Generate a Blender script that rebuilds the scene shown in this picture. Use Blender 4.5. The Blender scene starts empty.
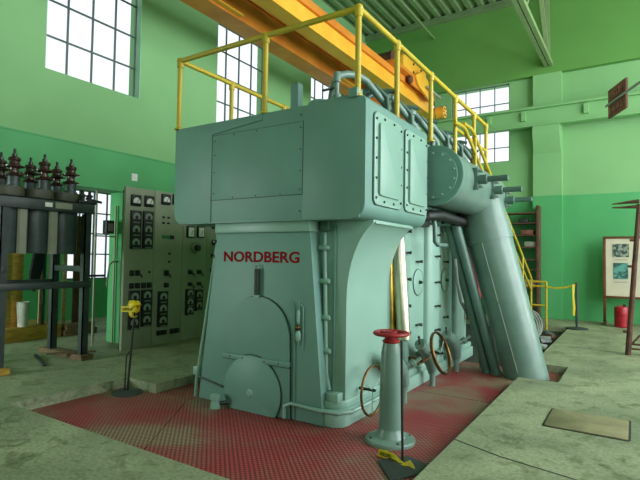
import bpy, bmesh, math, random
from mathutils import Vector, Matrix
random.seed(7)
PI = math.pi
scn = bpy.context.scene
COL = scn.collection

# ------------------------------------------------------------------ materials
def lin(c):
    c = c / 255.0
    return c / 12.92 if c <= 0.04045 else ((c + 0.055) / 1.055) ** 2.4
def rgb(r, g, b):
    return (lin(r), lin(g), lin(b), 1.0)

def mat(name, c1, c2=None, scale=6.0, rough=0.6, metal=0.0, bump=0.0, bscale=60.0, detail=6.0, lo=0.35, hi=0.65, spec=0.5, streak=None):
    m = bpy.data.materials.new(name); m.use_nodes = True
    nt = m.node_tree; b = nt.nodes['Principled BSDF']
    b.inputs['Roughness'].default_value = rough
    b.inputs['Metallic'].default_value = metal
    b.inputs['Specular IOR Level'].default_value = spec
    if c2 is None:
        c2 = tuple(x * 0.88 for x in c1[:3]) + (1.0,)
    tc = nt.nodes.new('ShaderNodeTexCoord')
    mp = nt.nodes.new('ShaderNodeMapping')
    if streak: mp.inputs['Scale'].default_value = streak
    nt.links.new(tc.outputs['Object'], mp.inputs['Vector'])
    n = nt.nodes.new('ShaderNodeTexNoise')
    n.inputs['Scale'].default_value = scale; n.inputs['Detail'].default_value = detail
    nt.links.new(mp.outputs['Vector'], n.inputs['Vector'])
    r = nt.nodes.new('ShaderNodeValToRGB')
    r.color_ramp.elements[0].position = lo; r.color_ramp.elements[0].color = c2
    r.color_ramp.elements[1].position = hi; r.color_ramp.elements[1].color = c1
    nt.links.new(n.outputs['Fac'], r.inputs['Fac'])
    nt.links.new(r.outputs['Color'], b.inputs['Base Color'])
    if bump:
        n2 = nt.nodes.new('ShaderNodeTexNoise'); n2.inputs['Scale'].default_value = bscale
        nt.links.new(tc.outputs['Object'], n2.inputs['Vector'])
        bp = nt.nodes.new('ShaderNodeBump'); bp.inputs['Strength'].default_value = bump; bp.inputs['Distance'].default_value = 0.01
        nt.links.new(n2.outputs['Fac'], bp.inputs['Height'])
        nt.links.new(bp.outputs['Normal'], b.inputs['Normal'])
    return m

M = {}
M['wall_hi'] = mat('wall light green', rgb(134, 186, 124), rgb(127, 179, 118), 0.8, 0.75)
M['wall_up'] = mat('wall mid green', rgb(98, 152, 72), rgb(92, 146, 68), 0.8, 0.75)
M['wall_lo'] = mat('wall lower green', rgb(84, 172, 104), rgb(78, 163, 97), 1.2, 0.6)
M['teal'] = mat('engine paint teal', rgb(108, 147, 134), rgb(102, 140, 128), 2.0, 0.5, bump=0.03, bscale=25)
M['teal2'] = mat('engine paint pale', rgb(136, 171, 154), rgb(129, 164, 148), 2.0, 0.40, bump=0.03, bscale=25)
M['tealpipe'] = mat('pipe paint', rgb(112, 138, 124), rgb(98, 124, 112), 3.5, 0.34, bump=0.05, bscale=14)
M['darkpipe'] = mat('dark pipe paint', rgb(92, 122, 110), rgb(82, 110, 100), 4.0, 0.4)
M['black'] = mat('black', rgb(22, 24, 22), None, 8, 0.5)
M['bolt'] = mat('dark bolt', rgb(48, 56, 50), None, 8, 0.5, 0.3)
M['yellow'] = mat('yellow railing paint', rgb(198, 174, 46), rgb(184, 160, 42), 5, 0.42)
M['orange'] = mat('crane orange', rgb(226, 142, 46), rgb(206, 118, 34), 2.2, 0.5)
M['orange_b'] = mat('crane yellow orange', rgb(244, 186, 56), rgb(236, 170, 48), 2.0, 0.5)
M['red'] = mat('red paint', rgb(160, 26, 30), rgb(134, 18, 24), 10, 0.55)
M['letter'] = mat('red letter paint', rgb(142, 12, 22), None, 10, 0.8, spec=0.15)
M['bronze'] = mat('bronze', rgb(126, 94, 54), rgb(92, 66, 38), 12, 0.4, 0.9)
M['brass'] = mat('brass polished', rgb(205, 165, 70), rgb(150, 112, 40), 8, 0.22, 1.0)
M['steel'] = mat('polished steel', rgb(212, 204, 180), rgb(190, 182, 156), 8, 0.36, 1.0)
M['rust'] = mat('rusty brown steel', rgb(104, 66, 44), rgb(70, 46, 32), 9, 0.7)
M['panel'] = mat('switchboard grey green', rgb(152, 158, 132), rgb(142, 148, 123), 3, 0.5)
M['white'] = mat('dial white', rgb(236, 236, 226), None, 8, 0.5)
M['dial'] = mat('dial off white', rgb(150, 160, 148), None, 8, 0.5)
M['tan'] = mat('tan dial', rgb(150, 150, 130), None, 8, 0.5)
M['greenstrip'] = mat('green strip', rgb(52, 132, 60), None, 8, 0.5)
M['tank'] = mat('transformer tank paint', rgb(58, 72, 68), rgb(44, 56, 52), 5, 0.4)
M['tanktop'] = mat('transformer lid stained', rgb(60, 70, 62), rgb(80, 70, 42), 4, 0.5)
M['ceramic'] = mat('brown glazed porcelain', rgb(74, 44, 38), rgb(52, 32, 28), 8, 0.22)
M['greyporc'] = mat('dark insulator base', rgb(62, 74, 72), rgb(48, 58, 56), 8, 0.4)
M['frame_s'] = mat('stand steel dark', rgb(54, 66, 62), rgb(42, 52, 48), 6, 0.45)
M['wood'] = mat('weathered wood', rgb(122, 100, 70), rgb(86, 68, 46), 5, 0.8, streak=(1, 1, 6))
M['woodY'] = mat('yellow wood', rgb(204, 160, 66), rgb(172, 128, 50), 5, 0.7, streak=(1, 1, 5))
M['woodP'] = mat('pale wood', rgb(188, 168, 126), rgb(160, 138, 98), 5, 0.75, streak=(1, 1, 5))
M['cap_y'] = mat('caution yellow', rgb(226, 200, 30), rgb(208, 180, 24), 30, 0.5)
M['paper'] = mat('paper cream', rgb(214, 206, 178), rgb(206, 198, 170), 3, 0.7)
M['print1'] = mat('dark print', rgb(46, 70, 64), rgb(150, 160, 140), 22, 0.7, lo=0.45, hi=0.55)
M['print2'] = mat('teal print', rgb(92, 160, 146), rgb(44, 84, 78), 12, 0.7, lo=0.4, hi=0.55)
M['framewood'] = mat('brown frame wood', rgb(110, 66, 36), rgb(88, 52, 30), 10, 0.5)
M['can'] = mat('red can paint', rgb(172, 22, 40), rgb(150, 16, 32), 10, 0.4)
M['mullion'] = mat('window steel', rgb(82, 104, 100), None, 8, 0.5)
M['reveal'] = mat('window reveal paint', rgb(150, 205, 165), None, 4, 0.6)
M['deck'] = mat('roof deck green', rgb(122, 150, 104), rgb(112, 140, 96), 3, 0.6)
M['truss'] = mat('truss paint', rgb(132, 156, 104), rgb(122, 146, 96), 4, 0.6)
M['signbrown'] = mat('sign brown', rgb(136, 84, 64), rgb(104, 60, 50), 12, 0.7)
M['signcream'] = mat('sign worn lettering', rgb(176, 120, 92), rgb(120, 66, 54), 30, 0.7)
M['stancbase'] = mat('stanchion base rubber', rgb(52, 62, 56), rgb(42, 50, 46), 10, 0.6)
M['cloth'] = mat('black cloth', rgb(18, 22, 24), None, 8, 0.9)
M['bucketw'] = mat('white enamel', rgb(208, 210, 196), rgb(180, 182, 166), 8, 0.5)
M['hose'] = mat('grey hose', rgb(128, 136, 122), rgb(100, 108, 96), 10, 0.5)
M['scrap'] = mat('scrap metal', rgb(104, 112, 104), rgb(50, 56, 50), 10, 0.5, 0.3)
M['hatch'] = mat('hatch steel worn', rgb(142, 136, 98), rgb(118, 112, 80), 4, 0.6, bump=0.3, bscale=90)

def concrete():
    m = bpy.data.materials.new('stained concrete'); m.use_nodes = True
    nt = m.node_tree; b = nt.nodes['Principled BSDF']; b.inputs['Roughness'].default_value = 0.5
    tc = nt.nodes.new('ShaderNodeTexCoord')
    def noise(s, d=8, dist=0.0):
        n = nt.nodes.new('ShaderNodeTexNoise'); n.inputs['Scale'].default_value = s; n.inputs['Detail'].default_value = d
        n.inputs['Distortion'].default_value = dist
        nt.links.new(tc.outputs['Object'], n.inputs['Vector']); return n
    def ramp(n, p0, c0, p1, c1):
        r = nt.nodes.new('ShaderNodeValToRGB'); e = r.color_ramp.elements
        e[0].position = p0; e[0].color = c0; e[1].position = p1; e[1].color = c1
        nt.links.new(n.outputs['Fac'], r.inputs['Fac']); return r
    r1 = ramp(noise(1.1, 9, .6), .36, rgb(128, 138, 106), .66, rgb(160, 168, 132))
    r2 = ramp(noise(5.5, 8, 1.2), .52, (1, 1, 1, 1), .74, rgb(176, 180, 158))
    r3 = ramp(noise(38, 4), .3, rgb(214, 214, 206), .6, (1, 1, 1, 1))
    def mul(a, c):
        x = nt.nodes.new('ShaderNodeMix'); x.data_type = 'RGBA'; x.blend_type = 'MULTIPLY'; x.inputs['Factor'].default_value = 1
        nt.links.new(a, x.inputs[6]); nt.links.new(c, x.inputs[7]); return x.outputs[2]
    c = mul(mul(r1.outputs['Color'], r2.outputs['Color']), r3.outputs['Color'])
    nt.links.new(c, b.inputs['Base Color'])
    rr = nt.nodes.new('ShaderNodeMapRange'); rr.inputs['To Min'].default_value = .32; rr.inputs['To Max'].default_value = .7
    nt.links.new(r2.outputs['Color'], rr.inputs['Value']); nt.links.new(rr.outputs['Result'], b.inputs['Roughness'])
    bp = nt.nodes.new('ShaderNodeBump'); bp.inputs['Strength'].default_value = .25; bp.inputs['Distance'].default_value = .01
    n4 = noise(14, 8, .5); nt.links.new(n4.outputs['Fac'], bp.inputs['Height']); nt.links.new(bp.outputs['Normal'], b.inputs['Normal'])
    return m
M['concrete'] = concrete()

def plate():
    """red painted checker plate, worn to bare metal in patches, small raised lugs"""
    m = bpy.data.materials.new('red checker plate'); m.use_nodes = True
    nt = m.node_tree; b = nt.nodes['Principled BSDF']; b.inputs['Roughness'].default_value = .5
    tc = nt.nodes.new('ShaderNodeTexCoord')
    n = nt.nodes.new('ShaderNodeTexNoise'); n.inputs['Scale'].default_value = 1.25; n.inputs['Detail'].default_value = 7; n.inputs['Distortion'].default_value = .4
    nt.links.new(tc.outputs['Object'], n.inputs['Vector'])
    r = nt.nodes.new('ShaderNodeValToRGB'); e = r.color_ramp.elements
    e[0].position = .40; e[0].color = rgb(176, 66, 66); e[1].position = .60; e[1].color = rgb(160, 134, 104)
    x = r.color_ramp.elements.new(.5); x.color = rgb(168, 90, 80)
    nt.links.new(n.outputs['Fac'], r.inputs['Fac'])
    mp = nt.nodes.new('ShaderNodeMapping'); mp.inputs['Rotation'].default_value = (0, 0, PI / 4)
    nt.links.new(tc.outputs['Object'], mp.inputs['Vector'])
    ch = nt.nodes.new('ShaderNodeTexVoronoi'); ch.inputs['Scale'].default_value = 30; ch.inputs['Randomness'].default_value = 0.0
    nt.links.new(mp.outputs['Vector'], ch.inputs['Vector'])
    r2 = nt.nodes.new('ShaderNodeValToRGB'); r2.color_ramp.elements[0].position = .2; r2.color_ramp.elements[0].color = (1, 1, 1, 1)
    r2.color_ramp.elements[1].position = .5; r2.color_ramp.elements[1].color = (.30, .27, .26, 1)
    nt.links.new(ch.outputs['Distance'], r2.inputs['Fac'])
    mx = nt.nodes.new('ShaderNodeMix'); mx.data_type = 'RGBA'; mx.blend_type = 'MULTIPLY'; mx.inputs['Factor'].default_value = .95
    nt.links.new(r.outputs['Color'], mx.inputs[6]); nt.links.new(r2.outputs['Color'], mx.inputs[7])
    nt.links.new(mx.outputs[2], b.inputs['Base Color'])
    bp = nt.nodes.new('ShaderNodeBump'); bp.inputs['Strength'].default_value = .6; bp.inputs['Distance'].default_value = .006
    nt.links.new(r2.outputs['Color'], bp.inputs['Height']); nt.links.new(bp.outputs['Normal'], b.inputs['Normal'])
    return m
M['plate'] = plate()

def glass():
    m = bpy.data.materials.new('thin window glass'); m.use_nodes = True
    nt = m.node_tree; nt.nodes.clear()
    o = nt.nodes.new('ShaderNodeOutputMaterial'); t = nt.nodes.new('ShaderNodeBsdfTransparent'); g = nt.nodes.new('ShaderNodeBsdfGlossy')
    g.inputs['Roughness'].default_value = .05; t.inputs['Color'].default_value = (.97, .985, 1, 1)
    mx = nt.nodes.new('ShaderNodeMixShader'); mx.inputs['Fac'].default_value = .05
    nt.links.new(t.outputs[0], mx.inputs[1]); nt.links.new(g.outputs[0], mx.inputs[2]); nt.links.new(mx.outputs[0], o.inputs['Surface'])
    return m
M['glass'] = glass()

# ------------------------------------------------------------------ mesh builder
class MB:
    def __init__(s): s.bm = bmesh.new()
    def _bev(s, vs, bev, seg=2):
        if bev > 0:
            vs = set(vs)
            ed = [e for e in s.bm.edges if e.verts[0] in vs and e.verts[1] in vs]
            bmesh.ops.bevel(s.bm, geom=ed, offset=bev, segments=seg, profile=.5, affect='EDGES', clamp_overlap=True)
    def box(s, x0, x1, y0, y1, z0, z1, bev=0.0, mtx=None, seg=2):
        P = [(x, y, z) for x in (x0, x1) for y in (y0, y1) for z in (z0, z1)]
        vs = [s.bm.verts.new(mtx @ Vector(p) if mtx else p) for p in P]
        for f in ((0, 1, 3, 2), (4, 6, 7, 5), (0, 4, 5, 1), (2, 3, 7, 6), (0, 2, 6, 4), (1, 5, 7, 3)):
            s.bm.faces.new([vs[i] for i in f])
        s._bev(vs, bev, seg); return s
    def prism(s, pts, axis, a, b, bev=0.0, b_pts=None):
        """profile pts (2D) extruded along axis; X: (y,z)  Y: (x,z)  Z: (x,y)"""
        def P(p, t):
            return {'X': (t, p[0], p[1]), 'Y': (p[0], t, p[1]), 'Z': (p[0], p[1], t)}[axis]
        A = [s.bm.verts.new(P(p, a)) for p in pts]; B = [s.bm.verts.new(P(p, b)) for p in (b_pts or pts)]
        n = len(pts)
        s.bm.faces.new(A); s.bm.faces.new(B[::-1])
        for i in range(n): s.bm.faces.new((A[i], B[i], B[(i + 1) % n], A[(i + 1) % n]))
        if bev > 0:
            ed = [e for e in s.bm.edges if (e.verts[0] in A and e.verts[1] in A) or (e.verts[0] in B and e.verts[1] in B)]
            bmesh.ops.bevel(s.bm, geom=ed, offset=bev, segments=2, profile=.5, affect='EDGES', clamp_overlap=True)
        return s
    def tube(s, path, r, n=12, cap=True):
        """round tube along a polyline; r a number or one per point"""
        path = [Vector(p) for p in path]
        if not isinstance(r, (list, tuple)): r = [r] * len(path)
        rings = []; prev = None
        for i, p in enumerate(path):
            if i == 0: t = path[1] - p
            elif i == len(path) - 1: t = p - path[i - 1]
            else: t = (path[i + 1] - p).normalized() + (p - path[i - 1]).normalized()
            if t.length < 1e-9: t = Vector((0, 0, 1))
            t.normalize()
            if prev is None:
                u = t.cross(Vector((0, 0, 1)))
                if u.length < .05: u = t.cross(Vector((1, 0, 0)))
            else:
                u = prev - t * prev.dot(t)
            u.normalize(); prev = u; v = t.cross(u)
            k = 1.0
            if 0 < i < len(path) - 1:
                c = (path[i + 1] - p).normalized().dot((p - path[i - 1]).normalized())
                k = 1 / max(.5, math.sqrt(max(.05, (1 + c) / 2)))
                k = 1.0
            rings.append([s.bm.verts.new(p + (u * math.cos(2 * PI * j / n) + v * math.sin(2 * PI * j / n)) * r[i] * k) for j in range(n)])
        for a, b in zip(rings, rings[1:]):
            for j in range(n): s.bm.faces.new((a[j], a[(j + 1) % n], b[(j + 1) % n], b[j]))
        if cap: s.bm.faces.new(rings[0][::-1]); s.bm.faces.new(rings[-1])
        return s
    def cyl(s, a, b, r, n=24, r2=None):
        return s.tube([a, b], [r, r if r2 is None else r2], n)
    def lathe(s, c, prof, axis='Z', n=28):
        """prof: list of (radius, height along axis from c)"""
        c = Vector(c); rings = []
        ax = {'X': Vector((1, 0, 0)), 'Y': Vector((0, 1, 0)), 'Z': Vector((0, 0, 1))}[axis] if isinstance(axis, str) else Vector(axis).normalized()
        u = ax.cross(Vector((0, 0, 1)))
        if u.length < .05: u = ax.cross(Vector((1, 0, 0)))
        u.normalize(); v = ax.cross(u)
        for r, h in prof:
            r = max(r, .0004)
            rings.append([s.bm.verts.new(c + ax * h + (u * math.cos(2 * PI * j / n) + v * math.sin(2 * PI * j / n)) * r) for j in range(n)])
        for a, b in zip(rings, rings[1:]):
            for j in range(n): s.bm.faces.new((a[j], a[(j + 1) % n], b[(j + 1) % n], b[j]))
        s.bm.faces.new(rings[0][::-1]); s.bm.faces.new(rings[-1]); return s
    def torus(s, c, axis, R, r, n=40, k=10, a0=0, a1=2 * PI):
        c = Vector(c); ax = Vector(axis).normalized(); u = ax.cross(Vector((0, 0, 1)))
        if u.length < .05: u = ax.cross(Vector((1, 0, 0)))
        u.normalize(); v = ax.cross(u); full = abs(a1 - a0 - 2 * PI) < 1e-6
        rings = []
        for i in range(n if full else n + 1):
            t = a0 + (a1 - a0) * i / n; d = u * math.cos(t) + v * math.sin(t)
            rr = r if isinstance(r, tuple) else (r, r)
            rings.append([s.bm.verts.new(c + d * (R + rr[0] * math.cos(2 * PI * j / k)) + ax * rr[1] * math.sin(2 * PI * j / k)) for j in range(k)])
        m = len(rings)
        for i in range(m if full else m - 1):
            a, b = rings[i], rings[(i + 1) % m]
            for j in range(k): s.bm.faces.new((a[j], a[(j + 1) % k], b[(j + 1) % k], b[j]))
        if not full: s.bm.faces.new(rings[0][::-1]); s.bm.faces.new(rings[-1])
        return s
    def ball(s, c, r, sz=(1, 1, 1)):
        mt = Matrix.Translation(c) @ Matrix.Diagonal((r * sz[0], r * sz[1], r * sz[2], 1))
        bmesh.ops.create_uvsphere(s.bm, u_segments=12, v_segments=8, radius=1, matrix=mt); return s
    def ribbon(s, path, w, th=.002):
        """flat strip: path of points, w vector (or one per point) across"""
        path = [Vector(p) for p in path]
        W = [Vector(w)] * len(path) if not isinstance(w, list) else [Vector(x) for x in w]
        top, bot = [], []
        for i, p in enumerate(path):
            t = (path[min(i + 1, len(path) - 1)] - path[max(i - 1, 0)]).normalized()
            nn = t.cross(W[i]).normalized() * th
            top.append((s.bm.verts.new(p - W[i] / 2 + nn), s.bm.verts.new(p + W[i] / 2 + nn)))
            bot.append((s.bm.verts.new(p - W[i] / 2 - nn), s.bm.verts.new(p + W[i] / 2 - nn)))
        for i in range(len(path) - 1):
            a, b, c, d = top[i], top[i + 1], bot[i], bot[i + 1]
            s.bm.faces.new((a[0], a[1], b[1], b[0])); s.bm.faces.new((c[0], d[0], d[1], c[1]))
            s.bm.faces.new((a[0], b[0], d[0], c[0])); s.bm.faces.new((a[1], c[1], d[1], b[1]))
        s.bm.faces.new((top[0][0], bot[0][0], bot[0][1], top[0][1])); s.bm.faces.new((top[-1][0], top[-1][1], bot[-1][1], bot[-1][0]))
        return s
    def poly_plate(s, pts, axis, a, b, bev=0.0): return s.prism(pts, axis, a, b, bev)
    def build(s, name, m, parent=None, kind=None, label=None, sharp=.6):
        bm = s.bm
        off = origin(parent) if parent else Vector((0, 0, 0))
        bmesh.ops.recalc_face_normals(bm, faces=bm.faces[:])
        for v in bm.verts: v.co -= off
        for f in bm.faces: f.smooth = True
        for e in bm.edges: e.smooth = (len(e.link_faces) == 2 and e.calc_face_angle(0) < sharp)
        me = bpy.data.meshes.new(name); bm.to_mesh(me); bm.free()
        me.materials.append(M[m] if isinstance(m, str) else m)
        o = bpy.data.objects.new(name, me); COL.objects.link(o)
        if parent: o.parent = parent
        if kind: o['kind'] = kind
        if label: o['label'] = label
        return o

def origin(o):
    v = Vector(o.location)
    while o.parent: o = o.parent; v += Vector(o.location)
    return v
def thing(name, label, cat, loc=(0, 0, 0), group=None):
    o = bpy.data.objects.new(name, None); COL.objects.link(o); o.location = loc; o.empty_display_size = .1
    o['label'] = label; o['category'] = cat
    if group: o['group'] = group
    return o
def tag(o, label, cat, group=None):
    """give a one-mesh thing its own origin at its base and its three properties"""
    me = o.data; n = len(me.vertices)
    c = Vector((sum(v.co.x for v in me.vertices) / n, sum(v.co.y for v in me.vertices) / n, min(v.co.z for v in me.vertices)))
    for v in me.vertices: v.co -= c
    o.location = c
    o['label'] = label; o['category'] = cat
    if group: o['group'] = group
    return o
def struct(name, mb, m, parent=None): return mb.build(name, m, parent, kind=None if parent else 'structure')
def dup_part(o, d, parent):
    c = o.copy(); COL.objects.link(c); c.parent = parent; c.location = Vector(o.location) + Vector(d); return c
def arc(cx, cy, r, a0, a1, n=8):
    return [(cx + r * math.cos(a0 + (a1 - a0) * i / n), cy + r * math.sin(a0 + (a1 - a0) * i / n)) for i in range(n + 1)]
def rrect(x0, x1, y0, y1, r, n=5):
    return arc(x1 - r, y1 - r, r, 0, PI / 2, n) + arc(x0 + r, y1 - r, r, PI / 2, PI, n) + arc(x0 + r, y0 + r, r, PI, 1.5 * PI, n) + arc(x1 - r, y0 + r, r, 1.5 * PI, 2 * PI, n)
def bolt(parent, c, axis, r=.012, h=.012, m='teal2', name='bolt', n=8):
    return MB().lathe(c, [(r, 0), (r, h * .6), (r * .7, h)], axis, n).build(name, m, parent)
def text(name, body, m, parent, o, ux, uz, w, h, ext=.003, offset=0.0):
    """writing laid in the plane of ux (along) and uz (up), fitted to w x h with its lower left corner at o"""
    cu = bpy.data.curves.new(name, 'FONT'); cu.body = body; cu.extrude = ext; cu.offset = offset; cu.resolution_u = 3
    t = bpy.data.objects.new(name, cu); COL.objects.link(t)
    dg = bpy.context.evaluated_depsgraph_get(); dg.update()
    me = bpy.data.meshes.new_from_object(t.evaluated_get(dg)); bpy.data.objects.remove(t)
    xs = [v.co.x for v in me.vertices]; ys = [v.co.y for v in me.vertices]
    x0, x1, y0, y1 = min(xs), max(xs), min(ys), max(ys)
    ux, uz, o = Vector(ux), Vector(uz), Vector(o); nn = ux.cross(uz)
    off = origin(parent) if parent else Vector((0, 0, 0))
    for v in me.vertices:
        p = o + ux * ((v.co.x - x0) / (x1 - x0) * w) + uz * ((v.co.y - y0) / (y1 - y0) * h) + nn * v.co.z
        v.co = p - off
    me.materials.clear(); me.materials.append(M[m]); me.name = name
    ob = bpy.data.objects.new(name, me); COL.objects.link(ob)
    if parent: ob.parent = parent
    return ob

# ------------------------------------------------------------------ setting
ZC = 8.25
PX0, PX1, PXN = -4.91, -1.2, -4.42       # pit edges
PY0, PYN, PY1 = 2.35, 3.60, 11.95
PZ = -.10
def slab():
    xs = [-10.3, PX0, PXN, PX1, -.76, 6.0]; ys = [-4.0, PY0, PYN, 6.36, 7.36, PY1, 14.0]
    def solid(i, j):
        x = (xs[i] + xs[i + 1]) / 2; y = (ys[j] + ys[j + 1]) / 2
        if PX0 < x < PX1 and PY0 < y < PY1 and not (x < PXN and y > PYN): return False
        if PX1 < x < -.76 and 6.36 < y < 7.36: return False
        return True
    mb = MB(); bm = mb.bm; V = {}
    def v(i, j, z):
        if (i, j, z) not in V: V[(i, j, z)] = bm.verts.new((xs[i], ys[j], z))
        return V[(i, j, z)]
    nx, ny = len(xs) - 1, len(ys) - 1
    zb = -.35
    for i in range(nx):
        for j in range(ny):
            if not solid(i, j): continue
            bm.faces.new((v(i, j, 0), v(i + 1, j, 0), v(i + 1, j + 1, 0), v(i, j + 1, 0)))
            for di, dj, a, b in ((-1, 0, (i, j), (i, j + 1)), (1, 0, (i + 1, j), (i + 1, j + 1)), (0, -1, (i, j), (i + 1, j)), (0, 1, (i, j + 1), (i + 1, j + 1))):
                k, l = i + di, j + dj
                if not (0 <= k < nx and 0 <= l < ny) or not solid(k, l):
                    bm.faces.new((v(*a, 0), v(*b, 0), v(*b, zb), v(*a, zb)))
    return mb
struct('floor', slab(), 'concrete')
# cracks and joints of the slab
cr = MB()
def crack(pts, w):
    for (x0, y0), (x1, y1) in zip(pts, pts[1:]):
        d = Vector((y0 - y1, x1 - x0, 0)); d = d.normalized() * w / 2
        vs = [cr.bm.verts.new((x0 + d.x, y0 + d.y, .0015)), cr.bm.verts.new((x1 + d.x, y1 + d.y, .0015)), cr.bm.verts.new((x1 - d.x, y1 - d.y, .0015)), cr.bm.verts.new((x0 - d.x, y0 - d.y, .0015))]
        cr.bm.faces.new(vs)
crack([(-1.2, 3.86), (-.82, 3.71), (-.31, 3.60), (.6, 3.45)], .016)
crack([(-1.1, 9.2), (-.2, 9.0), (.9, 9.1)], .02)
M['crackm'] = mat('dark crack', rgb(52, 54, 42), None, 20, .9)
struct('floor_joint', cr, 'crackm')
# red plates in the sunken strip: two plates meet at a dark open seam, more behind
def plate_mesh(pts): return MB().prism(pts, 'Z', PZ - .02, PZ)
struct('floor_plate', plate_mesh([(PX0, PY0), (-3.10, PY0), (-3.95, 3.62), (PXN + .01, PYN), (PX0, PYN)]), 'plate')
struct('floor_plate', plate_mesh([(-3.09, PY0), (PX1, PY0), (PX1, 5.4), (-3.94, 5.4), (-3.94, 3.62)]), 'plate')
struct('floor_plate', plate_mesh([(PXN, PYN), (-3.95, 3.63), (-3.95, 5.4), (PXN, 5.4)]), 'plate')
struct('floor_plate', plate_mesh([(PXN, 5.41), (PX1, 5.41), (PX1, 7.36), (PXN, 7.36)]), 'plate')
struct('floor_plate', plate_mesh([(PX1, 6.36), (-.76, 6.36), (-.76, 7.36), (PX1, 7.36)]), 'plate')
struct('floor_trench', MB().box(PXN, PX1, 7.37, PY1, PZ - .06, PZ - .03), 'crackm')
struct('floor_underside', MB().box(-10.3, 6, -4, 14, -.42, -.36), 'crackm')

WX = -6.95; AX = -10.2; BY = 13.3; TONE = 3.05
def wall_with_holes(axis, pos, thick, u0, u1, z0, z1, holes):
    """wall slab, u along the wall, with rectangular holes (u0,u1,z0,z1)"""
    us = sorted({u0, u1} | {h[0] for h in holes} | {h[1] for h in holes}); zs = sorted({z0, z1} | {h[2] for h in holes} | {h[3] for h in holes})
    us = [u for u in us if u0 <= u <= u1]; zs = [z for z in zs if z0 <= z <= z1]
    mb = MB()
    a, b = sorted((pos, pos + thick))
    def solid(i, j):
        if not (0 <= i < len(us) - 1 and 0 <= j < len(zs) - 1): return False
        u = (us[i] + us[i + 1]) / 2; z = (zs[j] + zs[j + 1]) / 2
        return not any(h[0] < u < h[1] and h[2] < z < h[3] for h in holes)
    bm = mb.bm; V = {}
    def v(i, j, k):
        if (i, j, k) not in V:
            t = (a, b)[k]
            V[(i, j, k)] = bm.verts.new((t, us[i], zs[j]) if axis == 'X' else (us[i], t, zs[j]))
        return V[(i, j, k)]
    for i in range(len(us) - 1):
        for j in range(len(zs) - 1):
            if not solid(i, j): continue
            for k in (0, 1): bm.faces.new((v(i, j, k), v(i + 1, j, k), v(i + 1, j + 1, k), v(i, j + 1, k)))
            for di, dj, p, q in ((-1, 0, (i, j), (i, j + 1)), (1, 0, (i + 1, j), (i + 1, j + 1)), (0, -1, (i, j), (i + 1, j)), (0, 1, (i, j + 1), (i + 1, j + 1))):
                if not solid(i + di, j + dj): bm.faces.new((v(*p, 0), v(*q, 0), v(*q, 1), v(*p, 1)))
    return mb
WIN_L = [(.26, 1.83), (3.60, 5.17), (6.94, 8.51), (10.27, 11.84)]
WZ0, WZ1 = 4.02, 6.75
OPEN = (-1.2, 4.98, 0, 2.46)
struct('wall_left', wall_with_holes('X', WX, -.3, -4, BY + .2, TONE, ZC, [(a, b, WZ0, WZ1) for a, b in WIN_L]), 'wall_hi')
struct('wall_left', wall_with_holes('X', WX + .012, -.3, -4, BY + .2, 0, TONE, [OPEN]), 'wall_lo')
struct('trim_1', MB().box(WX, WX + .022, -4, BY, TONE - .012, TONE + .012), 'wall_lo')

def window(name, axis, face, depth, u0, u1, z0, z1, us, zs, bar=.022, reveal=True):
    """steel sash set back in its hole: frame bars, one pane sheet"""
    root = bpy.data.objects.new(name, None); COL.objects.link(root); root['kind'] = 'structure'
    t = face + depth
    root.location = (t, (u0 + u1) / 2, z0) if axis == 'X' else ((u0 + u1) / 2, t, z0)
    f = MB()
    def bx(a, b, c, d, w=.035):
        if axis == 'X': f.box(t - w / 2, t + w / 2, a, b, c, d)
        else: f.box(a, b, t - w / 2, t + w / 2, c, d)
    bx(u0, u0 + bar, z0, z1); bx(u1 - bar, u1, z0, z1); bx(u0, u1, z0, z0 + bar); bx(u0, u1, z1 - bar, z1)
    for u in us: bx(u - bar / 2, u + bar / 2, z0, z1, .03)
    for z in zs: bx(u0, u1, z - bar / 2, z + bar / 2, .028)
    f.build('window_frame', 'mullion', root)
    g = MB()
    if axis == 'X': g.box(t - .002, t + .002, u0, u1, z0, z1)
    else: g.box(u0, u1, t - .002, t + .002, z0, z1)
    g.build('pane', 'glass', root)
    if reveal:
        r = MB()
        lo, hi = sorted((face + .001 * (1 if depth < 0 else -1), t))
        for a, b in ((u0, u0 + .012), (u1 - .012, u1)):
            if axis == 'X': r.box(lo, hi, a, b, z0, z1)
            else: r.box(a, b, lo, hi, z0, z1)
        r.build('window_reveal', 'reveal', root)
    return root
n = 1
for a, b in WIN_L:
    w = b - a
    window('window_%d' % n, 'X', WX, -.14, a, b, WZ0, WZ1, [a + w * k / 4 for k in (1, 2, 3)], [WZ0 + .53 * k for k in (1, 2, 3, 4, 5)]); n += 1

# back wall: light band above, dark green below, openings, pilasters, crane rail beam
BW = [(-4.31, -2.76), (-6.4, -4.8)]
struct('wall_back', wall_with_holes('Y', BY + .15, .3, WX - .3, 6, TONE, 6.14, [(a, b, 4.03, 6.11) for a, b in BW]), 'wall_hi')
struct('wall_back', wall_with_holes('Y', BY + .138, .3, WX - .3, 6, 0, TONE, []), 'wall_lo')
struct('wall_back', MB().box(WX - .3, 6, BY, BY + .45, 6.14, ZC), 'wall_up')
for a, b in BW:
    w = b - a
    window('window_%d' % n, 'Y', BY + .15, .06, a, b, 4.03, 6.11, [a + w * k / 4 for k in (1, 2, 3)], [4.42, 4.86, 5.10, 5.60], reveal=False); n += 1
k = 1
for x0 in (-6.5, -2.16, 2.3):
    struct('column', MB().box(x0, x0 + .66, BY, BY + .16, TONE, 6.14), 'wall_hi')
    struct('column_base', MB().box(x0 - .004, x0 + .664, BY - .012, BY + .15, 0, TONE), 'wall_lo')
    # corbel carrying the crane rail
    struct('trim_corbel', MB().prism([(BY, 4.78), (BY - .22, 4.78), (BY - .22, 4.55), (BY, 4.12)], 'X', x0 + .02, x0 + .64), 'wall_hi')
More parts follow.
